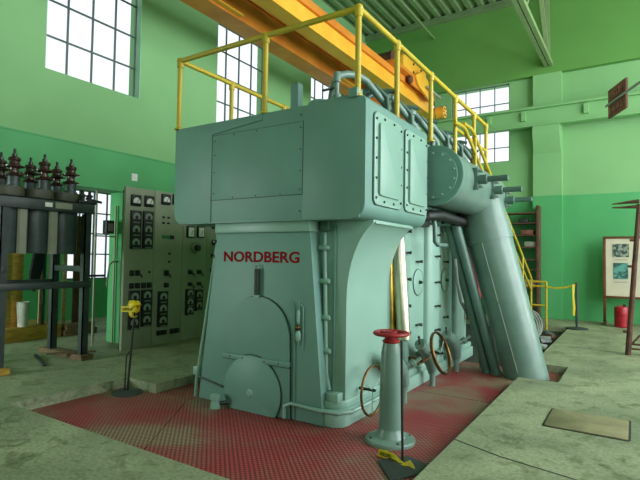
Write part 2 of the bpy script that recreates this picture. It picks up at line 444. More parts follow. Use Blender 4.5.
# crane rail: I beam with rail on top
rb = MB()
rb.box(WX, 6, BY - .26, BY - .02, 4.78, 4.81).box(WX, 6, BY - .15, BY - .12, 4.81, 5.22).box(WX, 6, BY - .26, BY - .02, 5.22, 5.26).box(WX, 6, BY - .16, BY - .11, 5.26, 5.31)
struct('crane_rail_beam', rb, 'wall_hi')
for x in (-5.4, -3.2, -2.35, -.95, .45, 1.8):
    struct('trim_bracket', MB().box(x - .05, x + .05, BY - .22, BY - .15, 4.95, 5.18), 'wall_hi')
# right and rear walls of the hall, behind and beside the camera, with unseen windows placed and sized for their light
WR = [(3.2, 7.4), (7.9, 12.1), (-2.4, 1.4)]  # last opening added to brighten the left side of the hall
struct('wall_right', wall_with_holes('X', 5.6, .3, -4, BY + .2, 0, ZC, [(a, b, 1.0, 7.6) for a, b in WR]), 'wall_hi')
for a, b in WR:
    w = b - a
    window('window_%d' % n, 'X', 5.6, .1, a, b, 1.0, 7.6, [a + w * k / 5 for k in range(1, 5)], [1.0 + 1.1 * k for k in range(1, 6)], reveal=False); n += 1
WF = [(2.4, 5.0)]
struct('wall_front', wall_with_holes('Y', -3.6, -.3, WX - .3, 6, 0, ZC, [(a, b, 3.6, 6.6) for a, b in WF]), 'wall_hi')
for a, b in WF:
    w = b - a
    window('window_%d' % n, 'Y', -3.6, -.1, a, b, 3.6, 6.6, [a + w * k / 4 for k in range(1, 4)], [3.6 + .75 * k for k in range(1, 4)], reveal=False); n += 1

# ribbed roof deck on purlins
d = MB(); pitch = .30; x = WX - .3; prof = []
while x < 6.0:
    prof += [(x, ZC + .06), (x + .12, ZC + .06), (x + .15, ZC), (x + .27, ZC)]; x += pitch
prof += [(6.1, ZC + .06), (6.1, ZC + .12), (WX - .3, ZC + .12)]
d.prism(prof, 'Y', -4, BY + .4)
struct('ceiling', d, 'deck')
for y in (BY - .06, 10.2, 7.1, 4.0, .9, -2.2):
    struct('roof_beam', MB().box(WX, 5.6, y - .06, y + .06, ZC - .16, ZC - .13).box(WX, 5.6, y - .012, y + .012, ZC - .13, ZC - .03).box(WX, 5.6, y - .06, y + .06, ZC - .03, ZC), 'deck')
# roof truss end: bottom chord of two angles and its webs
tr = MB()
def bar(mb, a, b, w, h):
    a, b = Vector(a), Vector(b); t = (b - a); L = t.length; t.normalize()
    u = t.cross(Vector((0, 0, 1)));
    if u.length < .02: u = Vector((1, 0, 0))
    u.normalize(); v = u.cross(t)
    mt = Matrix((u, t, v)).transposed().to_4x4(); mt.translation = a
    mb.box(-w / 2, w / 2, 0, L, -h / 2, h / 2, 0, mt)
for dx in (-.055, .055):
    bar(tr, (-1.79 + dx, 13.28, 6.36), (-1.79 + dx, 8.0, 6.22), .085, .10)
    bar(tr, (-1.79 + dx, 8.0, 6.22), (-1.79 + dx, -3.5, 6.22), .085, .10)
for (y0, z0, y1, z1) in ((13.2, 6.40, 11.6, 8.1), (13.25, 6.40, 13.05, 8.1), (10.0, 6.3, 11.6, 8.1), (10.0, 6.3, 8.4, 8.1), (6.8, 6.25, 8.4, 8.1), (6.8, 6.25, 5.2, 8.1)):
    bar(tr, (-1.79, y0, z0), (-1.79, y1, z1), .09, .07)
bar(tr, (-1.79, 13.28, 8.12), (-1.79, -3.5, 8.12), .16, .10)
struct('roof_truss', tr, 'truss')
struct('trim_conduit', MB().tube([(-4.77, -3.5, 7.74), (-4.77, 13.3, 7.72)], .024, 8), 'truss')

# annex behind the left wall opening
struct('annex_wall', wall_with_holes('X', AX, -.25, -1.6, 9.4, 0, 3.3, [(5.85, 8.2, .86, 2.83)]), 'wall_lo')
window('window_%d' % n, 'X', AX, -.06, 5.85, 8.2, .86, 2.83, [6.18, 6.52, 6.84, 7.2, 7.6], [1.42, 1.88, 2.34], .03, False); n += 1
window('window_%d' % n, 'Y', -1.6, -.06, -9.9, -7.5, .8, 2.8, [-9.3, -8.7, -8.1], [1.3, 1.8, 2.3], .03, False); n += 1  # unseen window added to let light into the dim annex
struct('annex_wall', MB().box(AX - .25, WX - .28, 9.4, 9.6, 0, 3.3), 'wall_lo')
struct('annex_wall', wall_with_holes('Y', -1.6, -.2, AX - .25, WX - .28, 0, 3.3, [(-9.9, -7.5, .8, 2.8)]), 'wall_lo')
struct('annex_ceiling', MB().box(AX - .25, WX - .28, -1.8, 9.6, 3.3, 3.45), 'wall_hi')
# jamb and header of the opening: green painted channel
struct('trim_2', MB().box(WX - .31, WX + .05, 4.90, 4.99, 0, 2.46), 'wall_lo')
struct('trim_3', MB().box(WX - .31, WX + .05, -1.2, 4.99, 2.42, 2.50), 'wall_lo')
# ------------------------------------------------------------------ engine
eng = thing('diesel_engine', 'huge teal grey stationary diesel engine standing on red checker plates', 'engine', (-3.1, 5.6, PZ))
BX0, BX1, BF, BB, BZ0, BZ1 = -4.27, -1.91, 3.66, 5.11, 1.745, 2.80
# base plate with ledge
e = MB()
e.prism([(-3.95, 3.90), (-3.90, 3.77), (-2.26, 3.765), (-2.19, 3.82), (-2.17, 3.88), (-2.17, 7.9), (-3.95, 7.9)], 'Z', PZ, .05, .012)
e.prism([(-3.95, 3.92), (-3.88, 3.80), (-2.30, 3.80), (-2.23, 3.85), (-2.20, 3.92), (-2.20, 7.9), (-3.95, 7.9)], 'Z', .05, .12, .012)
e.build('base_plate', 'teal2', eng)
# end casing and its flared side brackets
prof_r = [(-2.21, .12), (-2.21, 1.02)]
for i in range(1, 11):
    t = i / 10; a = t * 1.18
    prof_r.append((-2.21 + .43 * (1 - math.cos(a)), 1.02 + .76 * math.sin(a) / math.sin(1.18) * .93))
zt = BZ0 + .005
prof_r = [p for p in prof_r if p[1] < zt] + [(-1.945, zt)]
prof = prof_r + [(-3.75, zt), (-3.93, .12)]
MB().prism(prof, 'Y', 3.90, 4.78, .006).build('end_casing', 'teal2', eng)
MB().box(-2.02, -1.935, 3.93, 4.80, BZ0 - .028, BZ0 - .004, .004).build('bracket_flange', 'teal2', eng)
# raised rib between recessed front wall and cover
MB().box(-2.345, -2.325, 3.882, 3.91, .14, 1.70, .004).build('casing_rib', 'teal', eng)
# upper housing with rounded lower side edges
r = .12; rt = .045
prof = arc(BX1 - r, BZ0 + r, r, 1.5 * PI, 2 * PI, 8) + arc(BX1 - rt, BZ1 - rt, rt, 0, PI / 2, 5) + arc(BX0 + rt, BZ1 - rt, rt, PI / 2, PI, 5) + arc(BX0 + r, BZ0 + r, r, PI, 1.5 * PI, 8)
MB().prism(prof, 'Y', BF, BB, .018).build('upper_housing', 'teal', eng)
# front sheet, screwed on, and wrap sheet at the left
MB().box(-3.700, -2.547, BF - .004, BF + .01, 1.980, 2.660).build('panel_seam_shade', 'bolt', eng)  # dark rim standing in for the shaded seam round the panel
s_ = MB()
s_.box(-3.695, -2.552, BF - .008, BF + .01, 1.985, 2.655, .002)
s_.build('access_panel', 'teal', eng)
MB().prism([(BX0 + .01, 1.88), (BX0 + .08, 1.79), (BX0 + .14, 1.752), (-3.703, 1.752), (-3.703, 2.675), (-3.04, 2.735), (-3.04, 2.785), (BX0 + .01, 2.785)], 'Y', BF - .010, BF + .01, .002).build('wrap_sheet', 'teal', eng)
MB().box(-2.546, -1.96, BF - .004, BF + .01, 1.755, 2.785, .002).build('corner_sheet', 'teal', eng)
for x, z in [(-3.66, z) for z in (2.05, 2.27, 2.45, 2.6)] + [(-2.575, z) for z in (1.83, 2.03, 2.2, 2.4, 2.6, 2.72)] + [(x, 2.0) for x in (-3.4, -3.1, -2.8)] + [(x, 2.64) for x in (-3.4, -3.1)]:
    bolt(eng, (x, BF - .006, z), (0, -1, 0), .008, .006, 'bolt', 'screw', 6)
# two bolted side doors of the housing
def side_door(y0, y1):
    z0, z1 = 1.878, 2.695
    dr = MB().prism(rrect(y0, y1, z0, z1, .06), 'X', BX1 - .004, BX1 + .018, .005).build('side_door', 'teal2', eng)
    MB().prism(rrect(y0 - .006, y1 + .006, z0 - .006, z1 + .006, .064), 'X', BX1 - .004, BX1 + .006).build('dark_door_rim', 'bolt', dr)  # dark rim drawing the seam shade round the side door
    MB().prism(rrect(y0 + .075, y1 - .075, z0 + .085, z1 - .085, .03), 'X', BX1 + .014, BX1 + .040, .014).build('raised_field', 'teal2', dr)
    pts = [(y, z) for y in (y0 + .035, y1 - .035) for z in [z0 + .06 + (z1 - z0 - .12) * i / 4 for i in range(5)]]
    w = y1 - y0
    pts += [(y0 + w * f, z) for f in (.33, .67) for z in (z0 + .035, z1 - .035)]
    for y, z in pts: bolt(dr, (BX1 + .016, y, z), (1, 0, 0), .012, .013, 'bolt')
side_door(3.80, 4.40); side_door(4.48, 5.08)
# tapered front cover below the housing
MB().prism([(-3.91, PZ + .005), (-2.345, PZ + .005), (-2.515, 1.645), (-3.69, 1.645)], 'Y', 3.745, 3.92, .008).build('front_cover', 'teal', eng)
MB().box(-3.70, -2.50, 3.715, 3.92, 1.645, BZ0 + .01, .01).build('cover_flange', 'teal2', eng)
MB().box(-2.47, -2.38, 3.84, 3.92, 1.66, BZ0 + .01, .008).build('shadow_block', 'darkpipe', eng)  # dark block standing in for the shadow under the housing
text('lettering', 'NORDBERG', 'letter', eng, (-3.585, 3.744, 1.352), (1, 0, 0), (0, 0, 1), .955, .108, .003, .022)
# arched inspection cover with bolts, clamp bar, round cover
AC, AZ, AR = -3.115, .635, .385
MB().prism([(AC - AR - .006, PZ + .01), (AC + AR + .036, PZ + .01)] + arc(AC + .015, AZ, AR + .007, 0, PI, 24), 'Y', 3.735, 3.76).build('cover_seam_shade', 'bolt', eng)  # dark rim painting edge shade round the arched cover
MB().box(-3.53, -2.695, 3.70, 3.735, .377, .388).build('bar_seam_shade', 'bolt', eng)  # dark line painted as shade along the clamp bar
MB().prism([(AC - AR, PZ + .01), (AC + AR + .03, PZ + .01)] + arc(AC + .015, AZ, AR + .0, 0, PI, 24), 'Y', 3.715, 3.76, .004).build('arched_cover', 'teal', eng)
for a in (12, 38, 64, 90, 116, 142, 168): bolt(eng, (AC + .015 + (AR - .04) * math.cos(math.radians(a)), 3.728, AZ + (AR - .04) * math.sin(math.radians(a))), (0, -1, 0), .011, .012, 'teal2')
for z in (.55, .28, .1): 
    bolt(eng, (AC - AR + .04, 3.728, z), (0, -1, 0), .011, .012, 'teal2'); bolt(eng, (AC + AR - .015, 3.728, z), (0, -1, 0), .011, .012, 'teal2')
MB().box(-3.525, -2.70, 3.685, 3.735, .385, .435, .006).build('clamp_bar', 'teal', eng)
for x in (-3.42, -3.25, -2.98, -2.81): bolt(eng, (x, 3.684, .41), (0, -1, 0), .008, .006, 'bolt', 'screw', 6)
rc = MB().lathe((-3.145, 3.73, .095), [(.352, 0), (.352, .036), (.338, .046), (.06, .052), (0, .052)], (0, -1, 0), 48)
bmesh.ops.bisect_plane(rc.bm, geom=rc.bm.verts[:] + rc.bm.edges[:] + rc.bm.faces[:], plane_co=(0, 0, PZ + .004), plane_no=(0, 0, -1), clear_outer=True)
rc = rc.build('round_cover', 'teal', eng)
rg = MB().lathe((-3.145, 3.72, .095), [(.360, 0), (.360, .012)], (0, -1, 0), 48)
bmesh.ops.bisect_plane(rg.bm, geom=rg.bm.verts[:] + rg.bm.edges[:] + rg.bm.faces[:], plane_co=(0, 0, PZ + .004), plane_no=(0, 0, -1), clear_outer=True)
rg.build('cover_seam_shade', 'bolt', rc)  # dark rim painted as edge shade round this cover
MB().lathe((-3.145, 3.69, .085), [(.04, 0), (.04, .012), (.028, .022), (0, .024)], (0, -1, 0), 20).build('cover_hub', 'teal2', rc)
# small level tube on the cover
st = MB().lathe((-3.113, 3.715, 1.03), [(.026, 0), (.026, .25), (.02, .262)], 'Z', 14).build('level_tube', 'bolt', eng)
MB().tube([(-3.14, 3.745, 1.31), (-3.14, 3.715, 1.325), (-3.10, 3.715, 1.325), (-3.10, 3.715, 1.29)], .008, 8).build('tube_hook', 'teal2', st)
MB().lathe((-3.113, 3.715, 1.005), [(.03, 0), (.03, .03)], 'Z', 14).build('tube_socket', 'teal2', st)
# drain cock with bronze body at the right of the cover
pc = MB().lathe((-2.615, 3.72, .80), [(.012, 0), (.017, .02), (.017, .10), (.010, .12)], 'Z', 12).build('drain_cock', 'teal2', eng)
MB().ball((-2.615, 3.715, .76), .026).build('cock_ball', 'bronze', pc)
MB().lathe((-2.61, 3.715, .64), [(.02, 0), (.028, .03), (.028, .06), (.016, .09)], 'Z', 12).build('cock_foot', 'teal2', pc)
MB().tube([(-2.615, 3.735, .60), (-2.615, 3.735, 1.0)], .006, 6).tube([(-2.57, 3.735, .55), (-2.57, 3.735, .95), (-2.60, 3.735, .97)], .006, 6).build('sight_line', 'teal2', eng)
# conduit with couplings on the recessed wall right of the cover
cd = MB().tube([(-2.43, 3.865, 1.64), (-2.43, 3.865, 1.50), (-2.395, 3.865, .35), (-2.36, 3.865, .20)], .020, 12).build('conduit', 'teal2', eng)
for z, x in ((1.50, -2.43), (1.19, -2.42), (.855, -2.41), (.55, -2.40)):
    MB().lathe((x - .05, 3.862, z), [(.026, 0), (.026, .03), (.030, .05), (.030, .08), (.018, .10)], 'X', 12).build('coupling', 'teal2', cd)
MB().box(-2.36, -2.23, 3.80, 3.90, .115, .195, .012).build('junction_box', 'teal2', eng)
# pipe along the base and at the left edge of the cover
MB().tube([(-2.74, 3.70, PZ + .02), (-2.74, 3.70, .03), (-2.68, 3.715, .06), (-2.36, 3.725, .045), (-2.22, 3.78, .035), (-2.14, 3.9, .035), (-2.14, 4.7, .035)], .018, 10).build('base_pipe', 'teal2', eng)
MB().tube([(-2.66, 3.735, PZ + .02), (-2.665, 3.735, .9), (-2.70, 3.735, 1.0)], .009, 8).build('sight_line', 'teal', eng)
MB().tube([(-3.735, 3.80, 1.72), (-3.74, 3.80, 1.55), (-3.985, 3.78, .05), (-3.99, 3.78, PZ)], .017, 10).build('edge_pipe', 'teal2', eng)
MB().box(-4.02, -3.95, 3.76, 3.84, .13, .22, .008).build('junction_box', 'teal2', eng)
MB().tube([(-3.9, 3.735, .13), (-3.70, 3.735, .10), (-3.56, 3.735, .075)], .010, 8).build('edge_pipe', 'bolt', eng)
fp = MB().lathe((-3.52, 3.60, PZ), [(.05, 0), (.05, .05), (.042, .055), (.042, .09), (.052, .095), (.052, .13), (.03, .14)], 'Z', 18).build('floor_plug', 'teal2', eng)
MB().tube([(-3.48, 3.62, PZ + .05), (-3.4, 3.73, PZ + .05)], .02, 8).build('plug_pipe', 'bolt', fp)
# small flanges under the housing at the left
for z in (1.56, 1.40): bolt(eng, (-3.74, 3.78, z), (0, -1, 0), .02, .03, 'bolt', 'pipe_end', 10)

# crankcase frame behind, with rounded column and round doors
e = MB(); e.box(-3.95, -2.22, 4.70, 7.7, .10, 1.86, .01)
e.build('engine_frame', 'teal2', eng)
def column_bulge(y0, y1, x, d, z0, z1, name='frame_column', m='teal2'):
    n_ = 12; P = [(x, y0)] + [(x + d * math.sin(PI * i / n_) ** .7, y0 + (y1 - y0) * (1 - math.cos(PI * i / n_)) / 2) for i in range(1, n_)] + [(x, y1)]
    return MB().prism(P, 'Z', z0, z1).build(name, m, eng)
column_bulge(5.02, 5.38, -2.225, .05, .12, 1.82)
column_bulge(5.86, 6.30, -2.225, .10, .12, 1.84)
column_bulge(6.98, 7.4, -2.225, .10, .12, 1.84)
for yc in (5.66, 6.66):
    rd = MB().lathe((-2.222, yc, 1.13), [(.155, 0), (.155, .012), (.14, .018), (.03, .022), (0, .022)], 'X', 40).build('round_door', 'teal2', eng)
    MB().torus((-2.212, yc, 1.13), (1, 0, 0), .158, .0045, 40, 6).build('dark_door_rim', 'bolt', rd)
    MB().lathe((-2.195, yc, 1.13), [(.022, 0), (.022, .02), (.014, .035)], 'X', 10).build('door_knob', 'bolt', rd)
def clip(y, z, x): 
    c = MB().lathe((x, y, z), [(.013, 0), (.013, .04), (.02, .042), (.02, .055)], 'X', 10).box(x, x + .025, y - .075, y + .075, z - .009, z + .009).build('frame_bolt', 'bolt', eng); return c
for z in (1.72, 1.48, 1.18, .88, .58): clip(5.22, z, -2.18)
for z in (1.72, 1.45, 1.12, .82, .52): clip(6.08, z, -2.13)
for yc in (5.66, 6.66): 
    for z in (1.38, .62): clip(yc + (.0), z, -2.215)
# polished cylinder liner pair in the gap behind the bracket
MB().lathe((-2.265, 4.97, .42), [(.095, 0), (.095, 1.18), (.07, 1.22)], 'Z', 28).build('brass_cylinder', 'brass', eng, label='brass cylinder')
sc_ = MB().lathe((-2.085, 4.93, .55), [(.072, 0), (.072, 1.1), (.05, 1.14)], (-.07, 0, 1), 28).build('steel_cylinder', 'steel', eng, label='bright steel cylinder')
MB().lathe((-2.12, 4.92, .28), [(.085, 0), (.085, .24), (.06, .27)], 'Z', 20).build('cylinder_seat', 'darkpipe', sc_)
# cylinder heads and fuel pipes on top
MB().box(-3.9, -2.05, 5.12, 7.9, 1.86, 2.78, .03).build('cylinder_block', 'teal', eng)
for i in range(6):
    yv = 4.44 + .62 * i
    hd = MB().lathe((-2.75, yv - .2, BZ1 - .03), [(.26, 0), (.26, .10), (.22, .14), (.12, .18), (.10, .26)], 'Z', 28).build('cylinder_head', 'teal', eng)
    MB().tube([(-2.36, yv - .62, BZ1), (-2.33, yv - .62, 3.0), (-2.30, yv - .60, 3.09), (-2.26, yv - .50, 3.13), (-2.21, yv - .38, 3.145), (-2.17, yv - .28, 3.12), (-2.05, yv + .14, 2.86), (-2.04, yv + .17, 2.76)], .036, 12).build('head_pipe', 'tealpipe', hd)
    MB().lathe((-2.10, yv + .06, BZ1 - .06), [(.06, 0), (.06, .12), (.036, .13), (.036, .27), (.055, .28), (.055, .32), (.022, .325), (.022, .36)], 'Z', 14).build('head_valve', 'tealpipe', hd)
    MB().tube([(-2.30, yv - .04, 3.10), (-2.10, yv + .05, 3.11), (-2.02, yv + .09, 3.09)], .022, 8).build('valve_lever', 'darkpipe', hd)
    MB().lathe((-2.36, yv - .2, BZ1 - .02), [(.05, 0), (.05, .08), (.075, .085), (.075, .11), (.035, .115), (.035, .18), (.05, .19), (.05, .22)], 'Z', 14).build('head_valve', 'tealpipe', hd)
    MB().tube([(-2.3, yv - .16, BZ1), (-2.25, yv - .16, 3.08), (-2.15, yv - .12, 3.12), (-2.05, yv - .06, 3.0), (-2.03, yv - .04, 2.7)], .020, 10).build('head_pipe', 'darkpipe', hd)
    MB().box(-2.34, -2.22, yv + .12, yv + .26, BZ1 - .03, BZ1 + .12, .02).build('rocker_box', 'darkpipe', hd)
MB().box(-2.55, -2.06, 3.72, 4.0, BZ1 - .01, BZ1 + .05, .015).build('housing_lid', 'teal', eng)
tt = MB().lathe((-2.26, 3.76, BZ1), [(.04, 0), (.04, .08), (.022, .09), (.022, .19), (.036, .20), (.036, .27), (.026, .29)], 'Z', 14).build('relief_valve', 'tealpipe', eng)
MB().tube([(-2.26, 3.76, 2.95), (-2.42, 3.77, 2.95)], .012, 8).build('valve_lever', 'bolt', tt)
MB().torus((-2.58, 3.95, BZ1 + .03), (0, 1, 0), .085, .006, 24, 6, 0, PI).build('lifting_loop', 'bolt', eng)
MB().lathe((-2.56, 3.9, BZ1 - .01), [(.05, 0), (.05, .04), (.02, .07)], 'Z', 12).build('oil_cap', 'bolt', eng)
MB().box(-2.735, -2.645, 3.70, 3.78, BZ1 - .01, 3.05, .006).build('vent_stub', 'teal', eng, label='square grey upright stub on the housing top')
# dark pipework below the exhaust manifold
MB().tube([(-2.16, 5.2, 1.84), (-1.98, 5.3, 1.90), (-1.93, 5.6, 1.93), (-1.93, 7.0, 1.90)], .06, 12).build('drip_pipe', 'black', eng)
MB().tube([(-2.2, 5.55, 1.95), (-2.0, 5.55, 1.98), (-1.97, 5.55, 1.80), (-1.97, 5.56, 1.62), (-1.95, 5.60, 1.58), (-1.92, 5.80, 1.58)], .028, 10).build('drip_pipe', 'darkpipe', eng)
MB().box(-2.22, -2.0, 5.15, 5.5, 1.78, 1.98, .03).build('pump_block', 'black', eng)
for y in (5.9, 6.3, 6.7): MB().tube([(-2.2, y, 2.0), (-2.0, y, 1.96), (-1.98, y, 1.85)], .03, 8).build('drip_pipe', 'black', eng)
MB().tube([(-2.0, 6.42, 1.42), (-1.99, 6.5, 1.1), (-1.98, 6.62, .85), (-1.93, 6.85, .62), (-1.86, 7.0, .35), (-1.82, 7.05, PZ)], .022, 8).build('drain_hose', 'hose', eng)
MB().tube([(-2.1, 7.4, 1.9), (-2.04, 7.6, 1.0), (-2.1, 7.6, .5)], .09, 10).build('drip_pipe', 'red', eng, label='red pipe seen between the slanted pipes')

# ------------------------------------------------------------------ guard railing on the housing
gr = thing('guard_railing', 'yellow tubular guard railing round the top of the engine', 'railing', (-3.1, 3.7, BZ1))
RZ = 3.575; RR = .027
def rail(parent, a, b, r_=RR, name='top_rail'): return MB().tube([a, b], r_, 12).build(name, 'yellow', parent)
def post(parent, x, y, z0, z1, r_=RR, joint=True):
    p = MB().tube([(x, y, z0), (x, y, z1)], r_, 12).lathe((x, y, z0), [(r_ * 1.7, 0), (r_ * 1.7, .015), (r_ * 1.1, .03)], 'Z', 12).build('post', 'yellow', parent)
    if joint: MB().ball((x, y, z1), r_ * 1.5).lathe((x, y, z1 - .075), [(r_ * 1.35, 0), (r_ * 1.35, .06)], 'Z', 12).build('joint', 'yellow', p)
    return p
LXp, RXp, FY = -4.25, -2.0, 3.68
rail(gr, (LXp, FY, RZ), (-3.03, FY, RZ)); rail(gr, (-3.03, FY, RZ), (RXp, FY, RZ))
rail(gr, (LXp, FY, RZ), (LXp, 7.9, RZ))
ys = [FY, 4.50, 5.47, 6.40, 7.30, 8.0]
for a, b in zip(ys, ys[1:]): rail(gr, (RXp, a, RZ), (RXp, b, RZ))
for y in (FY, 4.51, 5.6, 6.7): post(gr, LXp, y, BZ1 - (.03 if y > 5.2 else 0), RZ)
post(gr, -3.03, FY, BZ1, RZ)
for y in ys[:3]: post(gr, RXp, y, BZ1 - .005 if y < 5 else 2.78, RZ)
for y in ys[3:]: post(gr, RXp, y, 2.66 if y > 6 else 2.78, RZ)
rail(gr, (RXp, 6.42, 3.16), (RXp, 8.0, 3.16), .022, 'mid_rail')
MB().box(-2.065, -1.98, FY - .05, FY + .06, BZ1 - .01, BZ1 + .07, .006).build('post_block', 'teal', gr)
# stairs behind the engine with slanted yellow rails
sr = thing('stair_railing', 'yellow tubular stair handrails sloping down behind the fat slanted pipe', 'railing', (-1.8, 10, PZ))
for dx in (0, -.75):
    for nm, pts in (('handrail', [(-1.95, 6.60, 3.27), (-1.95, 6.95, 3.28), (-1.95, 7.12, 3.25), (-1.95, 11.75, 1.04), (-1.95, 11.8, .96)]), ('mid_rail', [(-1.95, 6.2, 3.19), (-1.95, 6.55, 3.215), (-1.95, 6.70, 3.20), (-1.95, 11.7, .79), (-1.95, 11.8, .74)])):
        MB().tube([(x + dx, y, z) for x, y, z in pts], .024, 10).build(nm, 'yellow', sr)
    for y in (7.2, 8.4, 9.6, 10.8): MB().tube([(-1.95 + dx, y, 3.22 - .478 * (y - 7.2) - .75), (-1.95 + dx, y, 3.22 - .478 * (y - 7.2))], .020, 10).build('post', 'yellow', sr)
    MB().tube([(-1.95 + dx, 6.9, 2.66), (-1.95 + dx, 12.0, PZ)], .05, 8).build('stringer', 'teal', sr)
for i in range(12):
    y = 7.3 + i * .38; z = 2.45 - i * .2
    MB().box(-2.66, -2.0, y, y + .3, z - .02, z + .01, .004).build('tread', 'teal', sr)
for x in (-1.64, -1.95): post(sr, x, 11.75, PZ - .03, .96, .024, False)
for z, nm in ((.96, 'handrail'), (.86, 'handrail'), (.44, 'mid_rail')): MB().tube([(-2.7, 11.75, z), (-1.64, 11.75, z)], .022, 10).build(nm, 'yellow', sr)

# ------------------------------------------------------------------ exhaust
ex = thing('exhaust_pipe', 'fat grey exhaust manifold with slanted down pipe at the right of the engine', 'pipe', (-1.3, 6.8, PZ))
MC = (-1.868, 2.335); MR = .322
mf = MB().tube([(MC[0], 5.22, MC[1]), (MC[0], 6.25, MC[1]), (MC[0] + .01, 6.6, MC[1] - .005), (MC[0] + .02, 7.35, MC[1] - .01)], [MR, MR, MR, MR], 40).build('manifold', 'tealpipe', ex)
ec = MB().lathe((MC[0], 5.24, MC[1]), [(.336, 0), (.336, .03), (.328, .036), (.272, .036), (.267, .05), (0, .055)], (0, -1, 0), 44).build('end_cover', 'teal', ex)
for i in range(14):
    a = 2 * PI * (i + .5) / 14; bolt(ec, (MC[0] + .242 * math.cos(a), 5.19, MC[1] + .242 * math.sin(a)), (0, -1, 0), .014, .014, 'teal2')
top = Vector((-1.815, 6.85, 2.25)); bot = Vector((-1.19, 6.85, PZ - .0))
ax = (bot - top).normalized()
path = [Vector((-1.90, 6.85, 2.42)), top, top + ax * .42, bot - ax * .10, bot + ax * .06]
dpm = MB().tube(path, [.27, .315, .30, .266, .264], 40)
bmesh.ops.bisect_plane(dpm.bm, geom=dpm.bm.verts[:] + dpm.bm.edges[:] + dpm.bm.faces[:], plane_co=(0, 0, PZ + .002), plane_no=(0, 0, -1), clear_outer=True)
dp = dpm.build('down_pipe', 'tealpipe', ex)
MB().tube([top + ax * .38, top + ax * .62], [.314, .310], 40).build('pipe_sleeve', 'tealpipe', dp)
MB().tube([top + ax * 1.42, top + ax * 1.44], .289, 40).build('pipe_seam', 'tealpipe', dp)
# lengthwise weld seam
u = Vector((0, -1, 0)); q = u.cross(ax)
sd = (u * .93 + (-q if q.x < 0 else q) * .3).normalized() if False else Vector((-.12, -.99, -.03)).normalized()
sd = (sd - ax * sd.dot(ax)).normalized()
MB().tube([top + ax * .62 + sd * .2955, bot - ax * .10 + sd * .268], .006, 6).build('weld_seam', 'dial', dp)
# three capped stems with bolted flanges
for y, z in ((5.72, 2.335), (6.50, 2.31), (7.22, 2.26)):
    sx = MC[0] + MR
    stf = MB().box(sx - .03, sx + .035, y - .045, y + .045, z - .11, z + .14, .01).build('stem_flange', 'darkpipe', ex)
    for dy, dz in ((-.025, .10), (.025, .10), (-.025, -.08), (.025, -.08)): bolt(stf, (sx + .03, y + dy, z + dz), (1, 0, 0), .015, .05, 'dial', 'stud', 8)
    MB().lathe((sx, y, z), [(.055, 0), (.055, .13), (.034, .14), (.034, .30), (.036, .33), (.036, .36)], 'X', 16).build('stem', 'darkpipe', stf)
# two thin slanted pipes
for (a, b, r_, lb) in (((-2.13, 6.50, 1.93), (-1.69, 6.86, PZ), .060, 'thin dark slanted pipe nearest the engine side, second from the fat pipe'), ((-2.02, 6.46, 1.93), (-1.56, 6.81, PZ), .062, 'thin dark slanted pipe running close beside the fat exhaust pipe')):
    t = thing('drain_pipe', lb, 'pipe', b)
    MB().tube([a, b], r_, 18).build('pipe_body', 'darkpipe', t)
    MB().lathe(b, [(.075, 0), (.075, .02)], 'Z', 18).build('floor_collar', 'darkpipe', t)

# ------------------------------------------------------------------ handwheel pedestal
pd = thing('valve_pedestal', 'grey green valve pedestal topped by a red handwheel in front of the engine', 'valve', (-1.70, 3.80, PZ))
px, py = -1.715, 3.79
pb = MB().lathe((px, py, PZ), [(.205, 0), (.205, .022), (.20, .03), (.13, .045), (.105, .09), (.095, .13)], 'Z', 36).build('pedestal_base', 'tealpipe', pd)
for a in (45, 135, 225, 315): bolt(pb, (px + .17 * math.cos(math.radians(a)), py + .17 * math.sin(math.radians(a)), PZ + .028), (0, 0, 1), .014, .014, 'bolt')
MB().lathe((px, py, PZ + .10), [(.10, 0), (.098, .06), (.082, .62), (.070, .69), (.066, .71)], 'Z', 28).build('pedestal_column', 'tealpipe', pd)
hw = MB().torus((px, py, .785), (0, 0, 1), .132, (.020, .017), 36, 10).build('handwheel', 'red', pd)
for i in range(5):
    a = 2 * PI * i / 5 + .3
    MB().tube([(px + .03 * math.cos(a), py + .03 * math.sin(a), .775), (px + .13 * math.cos(a), py + .13 * math.sin(a), .785)], .011, 8).build('spoke', 'red', hw)
MB().lathe((px, py, .69), [(.055, 0), (.075, .03), (.05, .06), (.035, .08), (.035, .105), (.015, .115)], 'Z', 18).build('wheel_hub', 'red', hw)

# ------------------------------------------------------------------ bronze ring wheels and drain valves along the engine side
def ring_wheel(c, R, lb, w, tl=0.0):
    t = thing('bronze_handwheel', lb, 'handwheel', c, 'bronze handwheels on the engine side')
    c = Vector(c)
    rim = MB(); n_ = 44
    rim.torus(c, (1, 0, tl), R, (.012, w), n_, 8); rim.build('rim', 'bronze', t)
    MB().tube([c + Vector((-.14, 0, 0)), c + Vector((.03, 0, 0))], .014, 10).build('stem', 'bolt', t)
    for a in (.5, .5 + 2 * PI / 3, .5 + 4 * PI / 3):
        MB().tube([c, c + (Vector((0, 1, 0)) * math.cos(a) + Vector((-tl, 0, 1)).normalized() * math.sin(a)) * R], .005, 6).build('spoke', 'teal2', t)
ring_wheel((-2.05, 4.13, .19), .225, 'thin bronze ring wheel just behind the red topped pedestal', .012)
ring_wheel((-1.86, 5.46, .35), .235, 'wide bronze ring wheel beside the drain valves farther along the engine', .022, .33)
